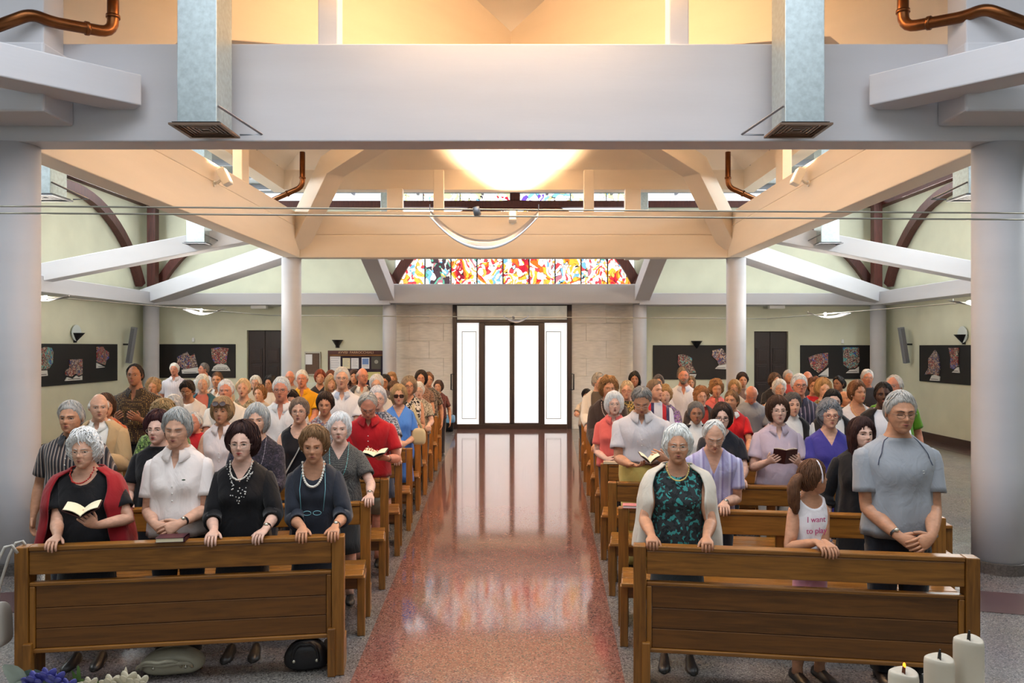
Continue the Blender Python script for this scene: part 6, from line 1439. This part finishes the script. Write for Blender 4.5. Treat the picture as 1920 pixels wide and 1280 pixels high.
# altar table before the camera, below the frame, with candles and flowers
at_ = empty('altar_table', (.1, 1.78, 0)); tag(at_, 'altar table with white cloth standing below the picture edge', 'table')
bx('table_top', -1.75, 1.75, -.42, .42, .90, .96, OAK, at_, .01); bx('table_cloth', -1.77, 1.77, -.43, .43, .962, .97, mat('altar_cloth', '#dedad2', .8), at_, .003)
for e in (-1, 1): bx('leg', e*1.45-.12, e*1.45+.12, -.3, .3, 0, .9, CONC, at_, .01)
WAX = mat('ivory_wax', '#b8af9f', .5)
for px, top, d, lab, lit in ((1816, 1196, 1.97, 'tallest ivory altar candle, black wick', 0), (1761, 1232, 1.95, 'middle ivory altar candle, black wick', 0), (1694, 1258, 1.93, 'lowest ivory altar candle with glowing wick', 1)):
    c = at(px, top, d); root = empty('candle', (c.x, d, .97)); tag(root, lab, 'candle', 'altar candles'); a = np.arange(24)*2*math.pi/24; hh = c.z-.97; r_ = .035
    G = np.array([[(math.cos(t)*r, math.sin(t)*r, z+.003*math.sin(2*t)*(z > hh-.02)) for t in a] for r, z in ((r_, 0), (r_, hh-.012), (r_*.96, hh-.002), (r_*.85, hh), (r_*.5, hh-.004), (r_*.15, hh-.005))])
    MB().grid(G, cap0=True, cap1=True).build('wax_body', WAX, root, smooth=True)
    MB().tube([(0, 0, hh-.006), (.001, 0, hh+.008), (.002, 0, hh+.02)], [.0045, .004, .002], 8).build('wick', BLACKM if not lit else mat('ember_wick', '#5a2a10', .8), root)
    if lit: MB().ball((.002, 0, hh+.014), (.004, .004, .008), 8, 6).build('flame', emis('flame', '#ff8a20', 3.0), root, smooth=True)
fa = empty('flower_arrangement', (xa(120, 2.0), 2.0, .97)); tag(fa, 'altar flowers with blue irises and white lisianthus', 'flowers')
a = np.arange(20)*2*math.pi/20
G = np.array([[(math.cos(t)*r, math.sin(t)*r*.6, z) for t in a] for r, z in ((.12, 0), (.2, .03), (.21, .07), (.18, .07))]); MB().grid(G, cap0=True).build('bowl', mat('green_bowl', '#3a4a3a', .5), fa, smooth=True)
def leaf(p0, p1, w_, m_, bend=.03):
    p0 = np.array(p0); p1 = np.array(p1); t = np.linspace(0, 1, 8); P = p0+(p1-p0)*t[:, None]; P[:, 2] += bend*np.sin(t*math.pi); sd = unit(np.cross(p1-p0, (0, .7, .7))); ww = w_*np.sin(t*math.pi*.92+.12)
    G = np.stack([P-sd*ww[:, None], P+np.array([0, .0, -.006]), P+sd*ww[:, None]], 1); MB().grid(G, close=False).build('leaf', m_, fa, smooth=True)
LG = mat('grey_green_leaf', '#6a7a70', .5, nscale=20, namt=.2); LF = mat('fresh_leaf', '#5a7a38', .5, nscale=20, namt=.2)
def fpt(px, py, d=2.0): v = at(px, py+(10 if py < 1300 else 0), d); return np.array([v.x-xa(120, 2.0), d-2.0, v.z-.97])
for q in ((5, 1236, .045), (30, 1252, .05), (62, 1244, .035), (118, 1250, .016), (20, 1275, .06)): leaf(fpt(60, 1340), fpt(q[0], q[1]), q[2], LG)
for q in ((146, 1236, .006), (134, 1246, .006), (158, 1262, .014), (206, 1268, .02), (246, 1272, .02), (180, 1272, .018), (90, 1272, .02)): leaf(fpt(150, 1345), fpt(q[0], q[1]), q[2], LF)
def blossom(px, py, r, m_, kind):
    r = r*.78; c = fpt(px, py, 1.97); mb = MB()
    for i in range(6):
        t = i*math.pi/3+.3; d_ = np.array([math.cos(t), math.sin(t)*.8, .5 if i % 2 else 1.1]); d_ = unit(d_)
        M = np.array(Vector((0, 0, 1)).rotation_difference(Vector(d_)).to_matrix())
        mb.ball(c+d_*r*.6, (r*.42, r*.16, r*.75), 8, 6, M=M)
    mb.build('blossom', m_, fa, smooth=True); MB().tube([fpt(140, 1345), c], .005, 6).build('stem', LF, fa, smooth=True)
BLU = mat('iris_blue', '#34347c', .5, nscale=40, namt=.3); IVO = mat('white_petal', '#a9a08a', .5)
for q in ((66, 1272, .035), (88, 1262, .03), (104, 1268, .03), (126, 1282, .03), (56, 1284, .035)): blossom(*q, BLU, 0)
for q in ((168, 1277, .026), (208, 1275, .03), (238, 1270, .032), (262, 1274, .028), (222, 1286, .03), (136, 1285, .024)): blossom(*q, IVO, 0)
c0, c1 = fpt(228, 1268), fpt(236, 1240); MB().tube([c0, c0*.5+c1*.5+np.array([.004, 0, 0]), c1], [.004, .007, .001], 8).build('bud', IVO, fa, smooth=True)
